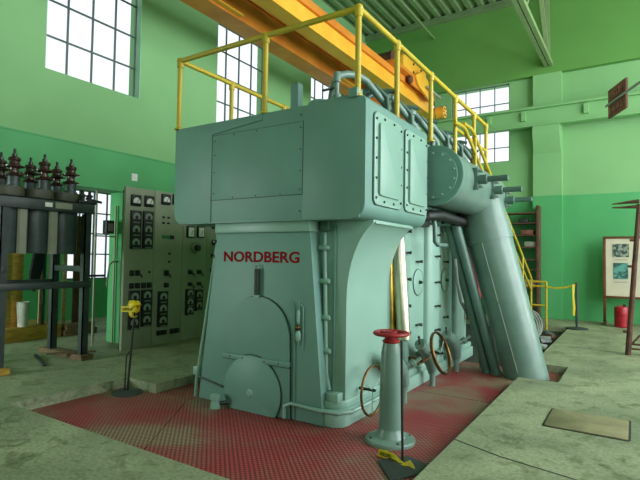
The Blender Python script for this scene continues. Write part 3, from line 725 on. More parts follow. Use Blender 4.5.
def drain_valve(y, lb, z0=0.0):
    t = thing('drain_valve', lb, 'valve', (-2.05, y, PZ), 'drain valves along the engine side')
    x = -2.05
    MB().tube([(x, y, PZ), (x, y, .10)], .034, 12).lathe((x, y, .04), [(.05, 0), (.05, .05)], 'Z', 12).build('drain_leg', 'tealpipe', t)
    bd = MB().tube([(x, y, .09), (x, y - .08, .25), (x, y - .22, .36), (x, y - .42, .45)], [.06, .085, .08, .06], 14).build('valve_body', 'tealpipe', t)
    MB().lathe((x, y - .36, .43), [(.07, 0), (.07, .03)], (0, -.9, .4), 14).build('body_flange', 'tealpipe', bd)
    MB().tube([(-2.2, y - .12, .28), (x, y - .12, .28), (x + .12, y - .02, .33)], .035, 12).build('valve_inlet', 'tealpipe', t)
    MB().lathe((x + .10, y - .04, .32), [(.045, 0), (.045, .04), (.02, .05), (.02, .12)], (.6, .4, .5), 12).build('valve_bonnet', 'tealpipe', t)
    MB().tube([(x, y - .42, .45), (x, y - .44, .52)], .01, 6).ball((x, y - .44, .53), .016).build('test_cock', 'bolt', t)
drain_valve(5.72, 'grey drain valve with floor leg under the wide bronze ring')
drain_valve(6.66, 'grey drain valve with floor leg near the thin slanted pipes')
drain_valve(4.86, 'grey drain valve with floor leg half hidden by the red topped pedestal')
lv = thing('bronze_cock', 'small bronze cock and lever low on the engine side behind the pedestal', 'valve', (-2.1, 5.2, .2))
MB().tube([(-2.2, 5.28, .28), (-2.0, 5.28, .28)], .03, 10).build('cock_body', 'bronze', lv); MB().tube([(-2.02, 5.18, .25), (-2.0, 5.5, .28)], .014, 8).build('lever', 'bronze', lv)
# ------------------------------------------------------------------ switchboard
SX = -6.35
def panel_section(y0, y1, lb):
    t = thing('switchboard_panel', lb, 'switchboard', (SX - .2, (y0 + y1) / 2, 0), 'switchboard panels in a row')
    MB().box(SX - .05, SX, y0 + .004, y1 - .004, .0, 2.43, .005).build('panel_sheet', 'panel', t)
    MB().box(SX - .09, SX - .05, y0 + .02, y0 + .05, 0, 2.38).box(SX - .09, SX - .05, y1 - .05, y1 - .02, 0, 2.38).box(SX - .09, SX - .05, y0 + .02, y1 - .02, .0, .05).box(SX - .09, SX - .05, y0 + .02, y1 - .02, 2.33, 2.38).build('rear_frame', 'frame_s', t)
    return t
def meter(t, y, z, w=.17, h=.17, face='white'):
    m_ = MB().box(SX - .01, SX + .035, y - w / 2, y + w / 2, z - h / 2, z + h / 2, .012).build('meter', 'black', t)
    pts = arc(y, z - h * .12, w * .36, 0, PI, 12) + [(y - w * .36, z - h * .25), (y + w * .36, z - h * .25)]
    if face == 'square': pts = [(y - w * .36, z - h * .40), (y + w * .36, z - h * .40), (y + w * .36, z + h * .38), (y - w * .36, z + h * .38)]
    MB().prism(pts, 'X', SX + .033, SX + .038).build('dial', 'white', m_)
    MB().tube([(SX + .040, y, z - h * .2), (SX + .040, y + w * .2, z + h * .15)], .004, 6).build('needle', 'black', m_)
def strip(t, y, z, w, h, n_, face='dial'):
    m_ = MB().box(SX - .01, SX + .035, y - w / 2, y + w / 2, z - h / 2, z + h / 2, .008).build('instrument_strip', 'black', t)
    for i in range(n_):
        zc = z + h * (.5 - (i + .5) / n_)
        R = w * .36
        MB().prism(arc(y, zc, R, -.5, PI + .5, 14) , 'X', SX + .033, SX + .037).build('dial', face, m_)
        MB().prism(arc(y, zc - R * .1, R * .45, 0, PI * 2, 10)[:-1], 'X', SX + .036, SX + .039).build('dial_center', 'black', m_)
        MB().box(SX + .033, SX + .037, y - w * .3, y + w * .3, zc - h / n_ * .46, zc - h / n_ * .40).build('name_strip', 'dial', m_)
def switch(t, y, z, w=.07, h=.07, handle=True):
    s0 = MB().box(SX - .01, SX + .03, y - w / 2, y + w / 2, z - h / 2, z + h / 2, .008).build('switch', 'black', t)
    if handle: MB().tube([(SX + .03, y, z), (SX + .07, y + .02, z - .03), (SX + .08, y + .03, z - .07)], .012, 8).build('handle', 'black', s0)
def label_strip(t, y, z, w=.10): MB().box(SX - .002, SX + .004, y - w / 2, y + w / 2, z - .010, z + .010).build('name_strip', 'dial', t)
P1 = panel_section(4.53, 5.065, 'grey switchboard panel at the left end, behind the stanchion with yellow tape')
meter(P1, 4.705, 2.235); meter(P1, 4.945, 2.245)
strip(P1, 4.712, 1.79, .18, .58, 3); strip(P1, 4.932, 1.80, .18, .58, 3)
for y in (4.67, 4.77): switch(P1, y, 1.138, .07, .085, y > 4.7)
switch(P1, 4.985, 1.148, .03, .03, False)
for y in (4.67, 4.775, 4.885, 4.99): switch(P1, y, .947, .075, .085, False)
for y in (4.70, 4.94): label_strip(P1, y, 1.33, .12)
for y in (4.75, 4.82, 4.89): label_strip(P1, y, 1.22, .05)
strip(P1, 4.722, .585, .185, .58, 3); strip(P1, 4.945, .60, .185, .56, 3)
P2 = panel_section(5.065, 5.645, 'second grey switchboard panel from the left with a green strip')
meter(P2, 5.265, 2.31); meter(P2, 5.49, 2.33)
for y, z in ((5.23, 2.02), (5.33, 2.02), (5.23, 1.93), (5.33, 1.93)): switch(P2, y, z, .035, .03, False)
MB().box(SX - .002, SX + .012, 5.215, 5.37, 1.68, 1.73).build('green_strip', 'greenstrip', P2); MB().box(SX - .002, SX + .02, 5.37, 5.445, 1.675, 1.735).build('black_plate', 'black', P2)
for z in (1.44, 1.31): switch(P2, 5.365, z, .03, .03, False)
label_strip(P2, 5.31, 1.23, .10); switch(P2, 5.315, 1.13, .08, .085); switch(P2, 5.32, .935, .08, .075, False)
strip(P2, 5.255, .56, .19, .56, 3); 
for y in (5.20, 5.30, 5.46, 5.56): switch(P2, y, .185, .085, .075, False)
P3 = panel_section(5.645, 6.19, 'third grey switchboard panel with two square white meters')
meter(P3, 5.80, 1.815, .165, .20, 'square'); meter(P3, 6.03, 1.825, .165, .20, 'square')
kn = MB().lathe((SX, 5.925, 1.546), [(.10, 0), (.10, .03), (.085, .045)], 'X', 8).build('rotary_switch', 'panel', P3)
MB().lathe((SX + .04, 5.925, 1.546), [(.06, 0), (.05, .05)], 'X', 14).build('knob', 'black', kn)
for y in (5.82, 6.02): 
    for dz in (.11, .075): label_strip(P3, y - .03, 1.136 + dz, .025); label_strip(P3, y + .03, 1.136 + dz, .025)
    switch(P3, y, 1.135, .085, .075); switch(P3, y, .933, .085, .06)
strip(P3, 5.815, .63, .17, .44, 3); strip(P3, 6.02, .65, .165, .36, 2, 'tan')
P4 = panel_section(6.19, 6.75, 'rightmost grey switchboard panel, mostly hidden by the engine')
switch(P4, 6.36, 1.95, .12, .10, True); switch(P4, 6.36, 1.66, .09, .09, False); switch(P4, 6.33, 1.42, .07, .07, False); switch(P4, 6.33, 1.16, .08, .075); strip(P4, 6.37, .65, .16, .44, 3)

# ------------------------------------------------------------------ transformers on their stand
TX = -6.25
stn = thing('steel_stand', 'dark steel angle stand carrying three transformers at the left', 'stand', (-6.6, 3.3, .07))
for x, y, nm in ((-6.25, 2.83, 0), (-6.25, 3.87, 0), (-7.0, 2.83, 0), (-7.0, 3.87, 0)):
    w = .045
    MB().box(x - w, x + w, y - w, y - w + .014, .07, 1.95).box(x + w - .014, x + w, y - w, y + w, .07, 1.95).build('leg', 'frame_s', stn)
for x in (-6.21, -7.0): 
    MB().box(x - .03, x + .03, 2.70, 3.93, 1.95, 2.08, .006).build('top_beam', 'frame_s', stn)
    MB().box(x - .03, x + .03, 2.70, 3.92, .965, 1.05, .006).build('cross_beam', 'frame_s', stn)
for y in (2.83, 3.87): MB().box(-7.0, -6.2, y - .03, y + .03, 1.17, 1.25, .004).build('cross_beam', 'frame_s', stn)
MB().box(-6.182, -6.174, 3.40, 3.62, 1.985, 2.06).build('name_plate', 'tan', stn, label='grey name plate'); MB().box(-6.182, -6.174, 3.27, 3.36, 1.995, 2.05).build('name_plate', 'white', stn, label='small white plate')
GI = 'porcelain topped transformers in a row'
for i, (yc, lb) in enumerate(((2.93, 'leftmost of the three dark transformers, cut by the picture edge'), (3.29, 'middle one of the three dark transformers on the steel stand'), (3.64, 'right hand one of the three dark transformers, nearest the switchboard'))):
    t = thing('transformer', lb, 'transformer', (-6.5, yc, 1.4), GI)
    MB().prism(rrect(-6.83, -6.27, yc - .17, yc + .17, .13), 'Z', 1.41, 2.10, .012).build('tank', 'tank', t)
    MB().prism(rrect(-6.84, -6.24, yc - .172, yc + .172, .12), 'Z', 2.10, 2.215, .01).build('lid', 'tanktop', t)
    for x, dy in ((-6.32, .03), (-6.70, .05)):
        y = yc + dy
        b_ = MB().lathe((x, y, 2.21), [(.085, 0), (.085, .02), (.07, .025), (.07, .125)], 'Z', 20).build('bushing_base', 'greyporc', t)
        MB().lathe((x, y, 2.33), [(.055, 0), (.10, .012), (.105, .025), (.05, .05), (.045, .08), (.05, .105), (.11, .12), (.112, .132), (.06, .155), (.055, .19), (.06, .2), (.07, .205), (.065, .235), (.03, .25), (.028, .28)], 'Z', 24).build('insulator', 'ceramic', b_)
        MB().lathe((x, y, 2.60), [(.016, 0), (.016, .07), (.008, .075)], 'Z', 10).build('terminal', 'black', b_)
    for x in (-6.18,):
        pass
# grey sheets standing in for light on and between the tanks
for y0, y1 in ((2.985, 3.10), (3.36, 3.475)):
    tag(MB().prism(arc(0, 0, .06, 0, 2 * PI, 14)[:-1] if False else [(-6.245, y0), (-6.225, y0 + .02), (-6.222, y1 - .02), (-6.245, y1), (-6.262, y1), (-6.262, y0)], 'Z', 1.405, 1.945).build('light_stripe', 'tan'), 'pale grey sheet standing in for light between the %s transformer tanks' % ('left and middle' if y0 < 3.1 else 'middle and right'), 'sheet')
tc_ = thing('terminal_bracket', 'dark bolted cable bracket at the right end of the transformer stand', 'bracket', (-6.25, 3.9, 2.08))
MB().box(-6.30, -6.20, 3.72, 3.98, 2.085, 2.13, .006).build('bracket_bar', 'black', tc_)
for y in (3.80, 3.90): MB().lathe((-6.25, y, 2.12), [(.03, 0), (.03, .06), (.045, .065), (.045, .085), (.02, .1), (.02, .15)], 'Z', 10).build('terminal', 'bolt', tc_)
MB().tube([(-6.25, 3.85, 2.16), (-6.25, 4.08, 2.13)], .018, 8).build('bolt', 'bolt', tc_)
# wooden blocks under the stand
def block(x0, x1, y0, y1, lb, m='wood'): return tag(MB().box(x0, x1, y0, y1, .0, .07, .006).build('wood_block', m), lb, 'block')
block(-7.2, -6.15, 3.79, 3.97, 'long weathered timber under the right legs of the transformer stand')
block(-7.1, -6.10, 2.74, 2.90, 'short timber block under the left leg of the transformer stand', 'woodY')
for (a, b, lb) in (((-6.55, 3.55), (-6.22, 4.05), 'loose wood lath lying across the timber by the right stand legs'), ((-6.2, 3.35), (-6.95, 3.62), 'dark stick lying on the floor in front of the stand')):
    o_ = MB(); bar(o_, (a[0], a[1], .015 if 'dark' in lb else .085), (b[0], b[1], .015 if 'dark' in lb else .085), .045, .02)
    tag(o_.build('wood_lath', 'wood' if 'loose' in lb else 'frame_s'), lb, 'lath')
# things stored in the annex behind the stand
tag(MB().box(-9.2, -8.25, 2.6, 4.72, 0.0, .22, .01).build('timber_platform', 'woodY'), 'low yellowish timber platform on the floor behind the transformer stand', 'platform')
BRD = [(-8.5, 3.80, .18, 1.75, 'woodY', 'wide yellow board upright at the far left behind the stand'), (-8.5, 4.0, .17, 1.75, 'woodY', 'second yellow board upright beside the wide yellow board'), (-8.6, 4.49, .07, 1.7, 'woodP', 'narrow weathered board upright right of the black cloth'), (-8.5, 4.60, .16, 1.8, 'rust', 'brown board upright behind the stand near its right legs'), (-8.5, 4.84, .07, 1.8, 'woodP', 'slim pale board upright between the brown boards'), (-8.5, 5.03, .14, 1.9, 'rust', 'brown board upright at the annex window edge')]
for x, y, w, h, m_, lb in BRD:
    z0 = .22 if y + w < 4.72 else 0
    o_ = MB().box(x, x + .03, y, y + w, z0, h + .2, .003).build('plank', m_); tag(o_, lb, 'plank')
bk = thing('mop_bucket', 'white enamel pail on the timber platform behind the stand', 'bucket', (-8.36, 4.13, .22))
MB().lathe((-8.36, 4.13, .22), [(.07, 0), (.095, .40), (.10, .405), (.09, .405), (.06, .02)], 'Z', 22).build('pail', 'bucketw', bk); MB().torus((-8.36, 4.13, .62), (1, 0, .3), .095, .006, 24, 6, 0, PI).build('handle', 'bolt', bk)
cl = MB(); cl.prism([(4.22, .86), (4.30, .78), (4.36, .95), (4.43, 1.2), (4.45, 1.6), (4.44, 2.0), (4.26, 2.02), (4.30, 1.5), (4.22, 1.1)], 'X', -8.40, -8.34, .01)
tag(cl.build('black_cloth', 'cloth'), 'black cloth hanging behind the transformer stand', 'cloth')
tag(MB().box(-8.42, -8.32, 3.7, 4.5, 2.02, 2.06, .004).box(-8.40, -8.36, 3.72, 3.76, .22, 2.02).box(-8.40, -8.36, 4.44, 4.48, .22, 2.02).build('clothes_rack', 'frame_s'), 'dark rack frame that the black cloth hangs on', 'rack')
for (y0, y1, z, lb) in ((4.75, 5.35, .06, 'long timber beam lying on the floor below the annex window'), (4.78, 5.3, .16, 'second timber beam lying on top of the long beam below the annex window')):
    tag(MB().box(-8.5 + (.1 if z > .1 else 0), -8.2, y0, y1, z - .06, z + .04, .006).build('timber_beam', 'wood'), lb, 'beam')
# steel tube gate frame with a grey box, right of the stand
gt = thing('steel_gate', 'dark steel gate frame standing in the wall opening beside the switchboard', 'gate', (-7.05, 4.75, 0))
for y in (4.52, 4.86): MB().box(-7.065, -7.035, y - .012, y + .012, 0, 2.42 if y < 4.8 else 2.2, .003).build('upright', 'panel', gt)
MB().box(-7.06, -7.04, 4.5, 4.88, 1.69, 1.71).build('cross_bar', 'panel', gt)
MB().tube([(-7.03, 4.72, .9), (-6.97, 4.72, 1.25), (-6.97, 4.78, 1.3), (-7.0, 4.88, 1.3)], .014, 8).build('handle', 'panel', gt)
MB().tube([(-7.04, 4.40, 1.08), (-7.0, 4.66, 1.08)], .018, 8).build('latch', 'frame_s', gt)
bxg = MB().box(-7.06, -6.96, 4.64, 4.78, 1.74, 1.95, .008).build('control_box', 'frame_s', gt); MB().box(-6.962, -6.955, 4.67, 4.755, 1.78, 1.90).build('box_window', 'tan', bxg)
tag(MB().box(WX + .013, WX + .02, 5.05, 5.16, 2.63, 2.75).build('paper_sign', 'white'), 'small white paper note on the green wall above the switchboard', 'note')

# ------------------------------------------------------------------ stanchions and tape
s1 = thing('stanchion', 'black stanchion on a round base in front of the switchboard', 'stanchion', (-4.66, 3.42, PZ), 'rope stanchions')
MB().lathe((-4.66, 3.42, PZ), [(.155, 0), (.155, .018), (.10, .03), (.02, .036)], 'Z', 28).build('base', 'stancbase', s1)
MB().tube([(-4.66, 3.42, PZ + .03), (-4.60, 3.44, .78)], .011, 8).build('pole', 'black', s1)
MB().tube([(-4.68, 3.40, PZ + .02), (-4.665, 3.40, .30), (-4.648, 3.43, .36)], .008, 6).build('stay_wire', 'black', s1)
def crumple(c, R, nloop, seed, w=.05):
    rnd = random.Random(seed); mb = MB()
    for i in range(nloop):
        a0 = rnd.uniform(0, 6.28); tilt = rnd.uniform(-.9, .9); rr = R * rnd.uniform(.6, 1.1)
        u_ = Vector((math.cos(a0), math.sin(a0), 0)); v_ = Vector((-math.sin(a0) * math.sin(tilt), math.cos(a0) * math.sin(tilt), math.cos(tilt)))
        cc = Vector(c) + Vector((rnd.uniform(-1, 1), rnd.uniform(-1, 1), rnd.uniform(-1, 1))) * R * .45
        pts = [cc + u_ * rr * math.cos(t) * .8 + v_ * rr * math.sin(t) for t in [k * 2 * PI / 12 for k in range(11)]]
        mb.ribbon(pts, u_.cross(v_).normalized() * w, .002)
    return mb
ct = thing('caution_tape', 'bundle of yellow caution tape knotted on the stanchion by the switchboard', 'tape', (-4.63, 3.43, .6))
crumple((-4.605, 3.42, .815), .075, 6, 3, .055).build('tape_knot', 'cap_y', ct)
text('tape_lettering', 'CAUTION', 'black', ct, (-4.675, 3.333, .805), (.92, .39, 0), (0, 0, 1), .12, .03, .001)
MB().ribbon([(-4.69, 3.332, .82), (-4.61, 3.366, .82), (-4.54, 3.396, .825)], (0, 0, .06), .002).build('tape_band', 'cap_y', ct)

s2 = thing('stanchion', 'thin black stanchion on a square base plate beside the red handwheel pedestal', 'stanchion', (-1.45, 3.42, PZ), 'rope stanchions')
MB().prism([(-1.62, 3.36), (-1.40, 3.10), (-1.22, 3.40), (-1.30, 3.50), (-1.46, 3.56)], 'Z', PZ, PZ + .014, .003).build('base', 'stancbase', s2)
MB().tube([(-1.45, 3.425, PZ + .012), (-1.46, 3.41, .80)], .010, 8).build('pole', 'black', s2)
c2 = thing('caution_tape', 'torn yellow caution tape lying at the foot of the thin stanchion', 'tape', (-1.5, 3.4, PZ), None)
tp = [(-1.66, 3.452, -.074), (-1.60, 3.445, -.070), (-1.52, 3.432, -.072), (-1.47, 3.40, -.086), (-1.44, 3.385, -.090), (-1.41, 3.38, -.078), (-1.38, 3.385, -.07), (-1.355, 3.37, -.085), (-1.335, 3.355, -.093)]
MB().ribbon(tp, [(.012, .0, .056), (.014, .0, .056), (.022, .0, .044), (.03, .03, .024), (.03, .04, .012), (.01, .03, .03), (.01, .01, .05), (.02, .0, .045), (.02, .0, .03)], .0015).build('tape_strip', 'cap_y', c2)
text('tape_lettering', 'CAUTION', 'black', c2, (-1.545, 3.429, -.056), (-.985, .145, -.01), (.03, 0, -1), .10, .030, .001, .004)

s3 = thing('stanchion', 'far stanchion with yellow tape near the back wall', 'stanchion', (-1.04, 11.65, 0), 'rope stanchions')
MB().lathe((-1.04, 11.65, 0), [(.22, 0), (.22, .02), (.14, .035), (.03, .045)], 'Z', 28).build('base', 'stancbase', s3)
MB().tube([(-1.04, 11.65, .04), (-1.04, 11.65, .97)], .024, 10).build('pole', 'frame_s', s3)
c3 = thing('caution_tape', 'yellow tape strung from the far stanchion to the stair rail', 'tape', (-1.2, 11.4, .9))
MB().ribbon([(-1.64, 11.70, .86), (-1.45, 11.68, .835), (-1.25, 11.66, .86), (-1.06, 11.64, .93)], (0, 0, .035), .003).build('tape_strip', 'cap_y', c3)
MB().ribbon([(-1.09, 11.61, .93), (-1.10, 11.60, .70), (-1.08, 11.60, .45), (-1.09, 11.60, .28)], [(.05, 0, 0), (.03, .03, 0), (.05, 0, 0), (.04, .02, 0)], .003).build('tape_tail', 'cap_y', c3)

# ------------------------------------------------------------------ far right: poster stand, can, steel stand, hung sign, hatch, rack
ps = thing('poster_stand', 'brown framed display board with two small pictures by the back wall', 'board', (-.2, 13.0, 0))
for x in (-.59, .42): 
    lg = MB().box(x - .03, x + .03, 12.97, 13.03, 0, 1.99, .004).build('post', 'framewood', ps)
    MB().box(x - .03, x + .03, 12.78, 13.22, 0, .06, .004).build('foot', 'framewood', lg)
MB().box(-.62, .45, 12.96, 13.04, 1.95, 2.0, .004).box(-.62, .45, 12.96, 13.04, .60, .65, .004).build('frame_bar', 'framewood', ps)
MB().box(-.56, .39, 12.985, 13.01, .65, 1.95).build('display_sheet', 'paper', ps)
MB().box(-.425, -.11, 12.976, 12.99, 1.53, 1.83).build('picture', 'print1', ps); MB().box(-.41, -.13, 12.976, 12.99, 1.04, 1.40).build('picture', 'print2', ps)
for z in (1.47, .97): MB().box(-.40, -.15, 12.978, 12.99, z - .008, z + .008).build('caption_strip', 'dial', ps)
cn = thing('red_can', 'red ribbed fuel can on the floor under the framed board', 'can', (-.25, 12.6, 0))
MB().lathe((-.25, 12.62, 0), [(.13, 0), (.145, .02), (.145, .13), (.152, .14), (.145, .15), (.145, .27), (.152, .28), (.145, .29), (.145, .41), (.13, .44), (.04, .47)], 'Z', 28).build('can_body', 'can', cn)
MB().lathe((-.20, 12.60, .45), [(.03, 0), (.03, .05)], 'Z', 12).build('cap', 'black', cn); MB().torus((-.27, 12.62, .45), (0, 1, 0), .06, .008, 20, 6, 0, PI).build('handle', 'can', cn)
js = thing('pronged_stand', 'tall rusty steel stand with two prongs at the right edge', 'stand', (-.05, 8.9, 0))
MB().tube([(-.10, 8.89, 0), (.06, 8.9, 2.30)], [.042, .034], 10).build('post', 'rust', js)
MB().tube([(.06, 8.9, 2.345), (-.10, 8.9, 2.335), (-.30, 8.9, 2.315)], [.035, .022, .008], 10).build('prong', 'rust', js); MB().tube([(.06, 8.9, 2.265), (-.10, 8.9, 2.26), (-.30, 8.9, 2.26)], [.03, .02, .008], 10).build('prong', 'rust', js)
MB().tube([(.55, 8.9, 0), (.12, 8.9, 2.36)], .036, 10).build('post', 'rust', js)
for z in (.10, .17): MB().tube([(-.13, 8.89, z), (.56, 8.89, z)], .016, 8).build('brace', 'rust', js)
MB().tube([(-.09, 8.89, .12), (.4, 8.9, .75)], .014, 8).build('brace', 'rust', js)
for z in (.35, 1.35, 1.75): MB().lathe((-.13 + z * .07, 8.89, z), [(.02, 0), (.02, .06)], (-1, 0, 0), 8).build('lug', 'rust', js)
# sign on a horizontal bar carried by a post
u_ = Vector((.139, -.31, 0)).normalized(); o_ = Vector((-.183, 5.0, 2.925))
hs = thing('hanging_sign', 'weathered red brown sign plate on a slim bar at the upper right', 'sign', (-.1, 4.9, 2.6))
def sp(a, z, off=0):
    nn = Vector((u_.y, -u_.x, 0)); p = o_ + u_ * a + nn * off; return Vector((p.x, p.y, z))
sg = MB(); vs = []
for off in (-.008, .008):
    for a, z in ((0, 2.925), (.335, 2.925), (.335, 2.675), (0, 2.675)): vs.append(sg.bm.verts.new(sp(a, z, off)))
for f in ((0, 1, 2, 3), (7, 6, 5, 4), (0, 4, 5, 1), (1, 5, 6, 2), (2, 6, 7, 3), (3, 7, 4, 0)): sg.bm.faces.new([vs[i] for i in f])
sg = sg.build('sign_plate', 'signbrown', hs)
for off in (-.0125, .0125):
    for z0, z1, a0, a1 in ((2.83, 2.89, .04, .30), (2.71, 2.76, .03, .29)):
        k = 6
        for i in range(k):
            a = a0 + (a1 - a0) * i / k; m_ = MB(); v4 = [m_.bm.verts.new(sp(a + da, z, off + do)) for do in (-.003, .003) for da, z in ((0, z1), ((a1 - a0) / k * .6, z1), ((a1 - a0) / k * .6, z0), (0, z0))]
            for f in ((0, 1, 2, 3), (7, 6, 5, 4), (0, 4, 5, 1), (1, 5, 6, 2), (2, 6, 7, 3), (3, 7, 4, 0)): m_.bm.faces.new([v4[q] for q in f])
            m_.build('worn_mark', 'signcream', sg)
MB().tube([sp(-.01, 2.79, .022), sp(1.75, 2.79, .022)], .010, 8).build('bar', 'dial', hs)
pe = sp(1.75, 0, .022)
MB().tube([(pe.x, pe.y, .0), (pe.x, pe.y, 2.82)], .025, 10).lathe((pe.x, pe.y, 0), [(.2, 0), (.2, .03), (.05, .05)], 'Z', 20).build('post', 'rust', hs)
# hatch cover flush in the floor
ht = thing('floor_hatch', 'worn steel hatch cover set in the concrete floor at lower right', 'hatch', (-.36, 4.9, 0))
MB().prism(rrect(-.682, -.038, 4.603, 5.207, .03), 'Z', .0005, .004).build('hatch_rim', 'crackm', ht)
MB().prism(rrect(-.665, -.055, 4.62, 5.19, .03), 'Z', .0005, .010, .003).build('hatch_plate', 'hatch', ht)
# rack of shelves on the back wall
rk = thing('shelf_rack', 'tall narrow brown rack of shelves against the back wall', 'rack', (-2.4, 12.8, 0))
for x in (-2.0, -2.9): MB().box(x - .03, x + .03, 12.93, 13.27, 0, 2.78, .004).build('upright', 'rust', rk)
for z in (.3, .75, 1.2, 1.45, 1.75, 2.05, 2.35, 2.6): MB().box(-2.9, -2.0, 12.95, 13.25, z - .015, z + .015).build('shelf', 'rust', rk)
for i, (x, z, w, h, m_, lb) in enumerate(((-2.45, 2.365, .22, .10, 'bolt', 'dark casting on the upper shelf of the brown rack'), (-2.40, 2.065, .30, .12, 'signbrown', 'brown box on the rack shelf below the casting'), (-2.32, 1.765, .28, .13, 'tan', 'grey carton on the middle rack shelf'), (-2.35, .765, .3, .2, 'tan', 'grey carton on the low rack shelf'))):
    tag(MB().box(x, x + w, 12.99, 13.2, z, z + h, .02).build('casting' if i == 0 else 'storage_box', m_), lb, 'box' if i else 'casting')
# coil of hose and scrap in the trench by the stairs
ch = thing('hose_coil', 'coil of grey hose leaning in the trench by the yellow stair rail', 'hose', (-1.62, 9.3, PZ))
for i in range(4): MB().torus((-1.66 + .035 * i, 9.45 + .05 * i, .22 + .02 * i), (1, -.5, .25), .27 - .015 * i, .022, 36, 8).build('hose_turn', 'hose', ch)
rnd = random.Random(11)
SL = ['flat grey scrap plate in the trench next to the hole for the fat pipe', 'bent scrap strip in the trench below the stair rail', 'rusty scrap bar near the trench edge', 'pale scrap plate halfway along the trench', 'dark scrap block under the yellow landing rail', 'grey scrap offcut near the far end of the trench', 'rusty scrap plate at the far end of the trench', 'short scrap bar leaning at the trench edge']
for i, lb in enumerate(SL):
    y = 7.75 + i * .43; x = -1.36 - rnd.uniform(0, .2)
    mt = Matrix.Translation((x, y, PZ + .06 + rnd.uniform(0, .03))) @ Matrix.Rotation(rnd.uniform(0, 3), 4, 'Z') @ Matrix.Rotation(rnd.uniform(-.35, .35), 4, 'X')
    tag(MB().box(-rnd.uniform(.06, .14), rnd.uniform(.06, .14), -rnd.uniform(.08, .2), rnd.uniform(.08, .2), -.02, .02 + rnd.uniform(0, .03), .004, mt).build('scrap_metal', rnd.choice(['scrap', 'rust', 'dial', 'frame_s'])), lb, 'scrap', 'scrap in the trench')

# ------------------------------------------------------------------ overhead crane
GZ = 5.33
oc = thing('overhead_crane', 'orange double girder overhead travelling crane bridge above the engine', 'crane', (-5.2, 5, GZ))
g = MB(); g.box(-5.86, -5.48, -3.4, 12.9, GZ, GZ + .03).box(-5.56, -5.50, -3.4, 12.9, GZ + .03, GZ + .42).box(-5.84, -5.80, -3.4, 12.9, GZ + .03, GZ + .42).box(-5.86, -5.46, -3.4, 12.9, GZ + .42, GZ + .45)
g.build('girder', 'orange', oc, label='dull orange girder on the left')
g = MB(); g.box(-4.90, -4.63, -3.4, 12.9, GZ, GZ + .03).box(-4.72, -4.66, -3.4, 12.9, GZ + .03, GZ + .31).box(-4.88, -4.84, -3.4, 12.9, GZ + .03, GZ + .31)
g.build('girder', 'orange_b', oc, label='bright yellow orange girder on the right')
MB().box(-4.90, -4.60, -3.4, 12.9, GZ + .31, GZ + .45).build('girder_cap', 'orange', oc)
ecg = MB().box(-6.3, -4.40, 12.88, 13.12, 5.315, 5.58, .01).tube([(-4.95, 12.95, 5.44), (-4.33, 12.95, 5.44)], .16, 24).build('end_carriage', 'orange_b', oc)
for a in range(6): bolt(ecg, (-4.33, 12.95 + .10 * math.cos(a * PI / 3), 5.44 + .10 * math.sin(a * PI / 3)), (1, 0, 0), .018, .02, 'bolt')
MB().box(-6.3, -4.2, -3.5, -3.3, 5.315, 5.62, .01).build('end_carriage', 'orange', oc)
for y in (5.05, 9.2): MB().box(-5.48, -5.38, y, y + .9, GZ + .03, GZ + .06).build('bracket', 'orange_b', oc)
tr_ = thing('crane_trolley', 'orange hoist trolley with motor on the crane girders', 'hoist', (-4.9, 11.3, 5.79))
def bx(nm, m_, *a, b=.02): return MB().box(*a, b).build(nm, m_, tr_)
bx('trolley_frame', 'orange', -5.7, -4.45, 9.9, 12.3, 5.79, 5.88)
bx('side_plate', 'orange', -4.52, -4.46, 10.9, 12.2, 5.60, 5.80)
MB().tube([(-5.5, 10.2, 6.02), (-4.65, 10.2, 6.02)], .16, 20).build('motor', 'rust', tr_)
MB().tube([(-5.4, 11.9, 6.02), (-4.6, 11.9, 6.02)], .16, 20).build('rope_drum', 'orange_b', tr_)
MB().lathe((-4.66, 10.2, 6.02), [(.18, 0), (.18, .05), (.08, .07)], 'X', 16).build('motor_cover', 'rust', tr_)
MB().prism([(10.6, 5.85), (10.6, 6.22), (10.8, 6.40), (11.9, 6.42), (12.1, 6.25), (12.1, 5.85)], 'X', -5.0, -4.55, .03).build('gear_box', 'orange_b', tr_)
for y, z in ((11.2, 6.2), (11.45, 6.28), (11.7, 6.2), (11.2, 6.0), (11.7, 6.0)): bolt(tr_, (-4.55, y, z), (1, 0, 0), .03, .03, 'bolt')
MB().prism([(11.0, 5.85), (11.5, 6.1), (12.3, 5.75), (12.3, 5.55), (11.9, 5.5), (11.2, 5.66)], 'X', -4.46, -4.40, .01).build('hanger_plate', 'orange_b', tr_)
for y in (10.9, 11.4, 12.05): MB().lathe((-4.52, y, 5.72), [(.11, 0), (.11, .05), (.05, .07)], 'X', 16).build('wheel', 'rust', tr_)
bx('runner', 'dial', -4.38, -4.32, 11.6, 12.6, 5.70, 5.76)
MB().tube([(-4.42, 12.3, 5.85), (-4.36, 12.3, 4.9)], .012, 6).build('rope', 'bolt', tr_)
MB().tube([(-4.36, 12.3, 4.9), (-4.36, 12.3, 4.75), (-4.36, 12.36, 4.68), (-4.36, 12.3, 4.62), (-4.36, 12.22, 4.67)], .03, 10).build('hook', 'bolt', tr_)

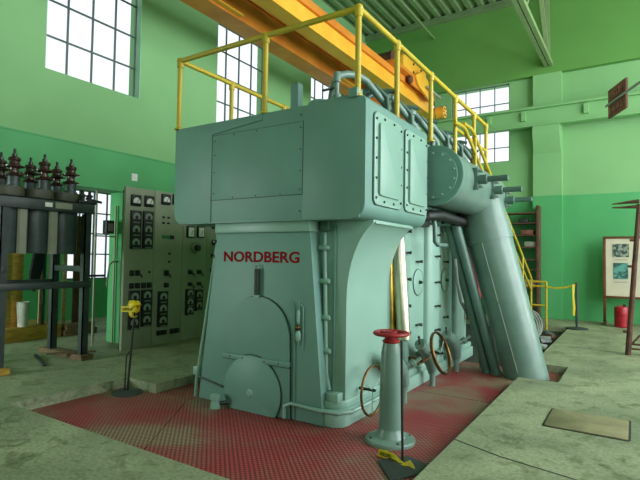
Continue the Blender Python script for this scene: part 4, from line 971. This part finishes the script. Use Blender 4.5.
# ------------------------------------------------------------------ camera
cam = bpy.data.cameras.new('camera'); co = bpy.data.objects.new('camera', cam); COL.objects.link(co)
f_px, yaw, pitch, roll = 490.378, .571104, .0375227, .015128
cam.sensor_width = 36; cam.lens = f_px / 640 * 36; cam.clip_start = .05; cam.clip_end = 200
cy, sy = math.cos(yaw), math.sin(yaw); cp, spp = math.cos(pitch), math.sin(pitch)
F = Vector((-sy * cp, cy * cp, spp)); R0 = Vector((cy, sy, 0)); U0 = R0.cross(F)
Rr = R0 * math.cos(roll) + U0 * math.sin(roll); Uu = -R0 * math.sin(roll) + U0 * math.cos(roll)
mt = Matrix((Rr, Uu, -F)).transposed().to_4x4(); mt.translation = (0, 0, 1.4)
co.matrix_world = mt
scn.camera = co

# ------------------------------------------------------------------ light: overcast sky through the windows, plus area lamps added outside unseen ones
w = bpy.data.worlds.new('overcast sky'); scn.world = w; w.use_nodes = True
bg = w.node_tree.nodes['Background']; bg.inputs['Color'].default_value = (.93, .97, 1.0, 1); bg.inputs['Strength'].default_value = 0.95
def portal(loc, rot, sx, sy_):
    l = bpy.data.lights.new('window_area_light', 'AREA'); l.shape = 'RECTANGLE'; l.size = sx; l.size_y = sy_
    l.cycles.is_portal = True
    o = bpy.data.objects.new('window_area_light', l); COL.objects.link(o); o.location = loc; o.rotation_euler = rot; return o
for a, b in WIN_L: portal((WX - .32, (a + b) / 2, (WZ0 + WZ1) / 2), (0, -PI / 2, 0), WZ1 - WZ0, b - a)
for a, b in BW: portal(((a + b) / 2, BY + .48, 5.02), (-PI / 2, 0, 0), b - a, 2.14)
def area_lamp(loc, rot, sx, sy_, power):
    l = bpy.data.lights.new('window_area_light', 'AREA'); l.shape = 'RECTANGLE'; l.size = sx; l.size_y = sy_; l.energy = power; l.color = (.95, .98, 1.0)
    o = bpy.data.objects.new('window_area_light', l); COL.objects.link(o); o.location = loc; o.rotation_euler = rot; return o
for (a, b), pw in zip(WR, (640, 600, 70)): area_lamp((5.95, (a + b) / 2, 4.3), (0, PI / 2, 0), 6.6, b - a, pw)  # last lamp added with its window to brighten the left side
area_lamp((-8.7, -2.1, 1.8), (PI / 2, 0, 0), 2.4, 2.0, 300)  # area lamp added outside the unseen annex window to brighten the annex
for a, b in WF: area_lamp(((a + b) / 2, -3.95, 5.1), (PI / 2, 0, 0), b - a, 3.0, 140)
portal((AX - .3, 7.2, 1.85), (0, -PI / 2, 0), 1.97, 2.0)

scn.view_settings.view_transform = 'Standard'; scn.view_settings.look = 'None'
scn.view_settings.exposure = 0.46; scn.view_settings.gamma = 1.0; scn.view_settings.use_curve_mapping = False
scn.cycles.max_bounces = 10; scn.cycles.diffuse_bounces = 6; scn.cycles.caustics_reflective = False; scn.cycles.caustics_refractive = False
scn.cycles.use_denoising = True
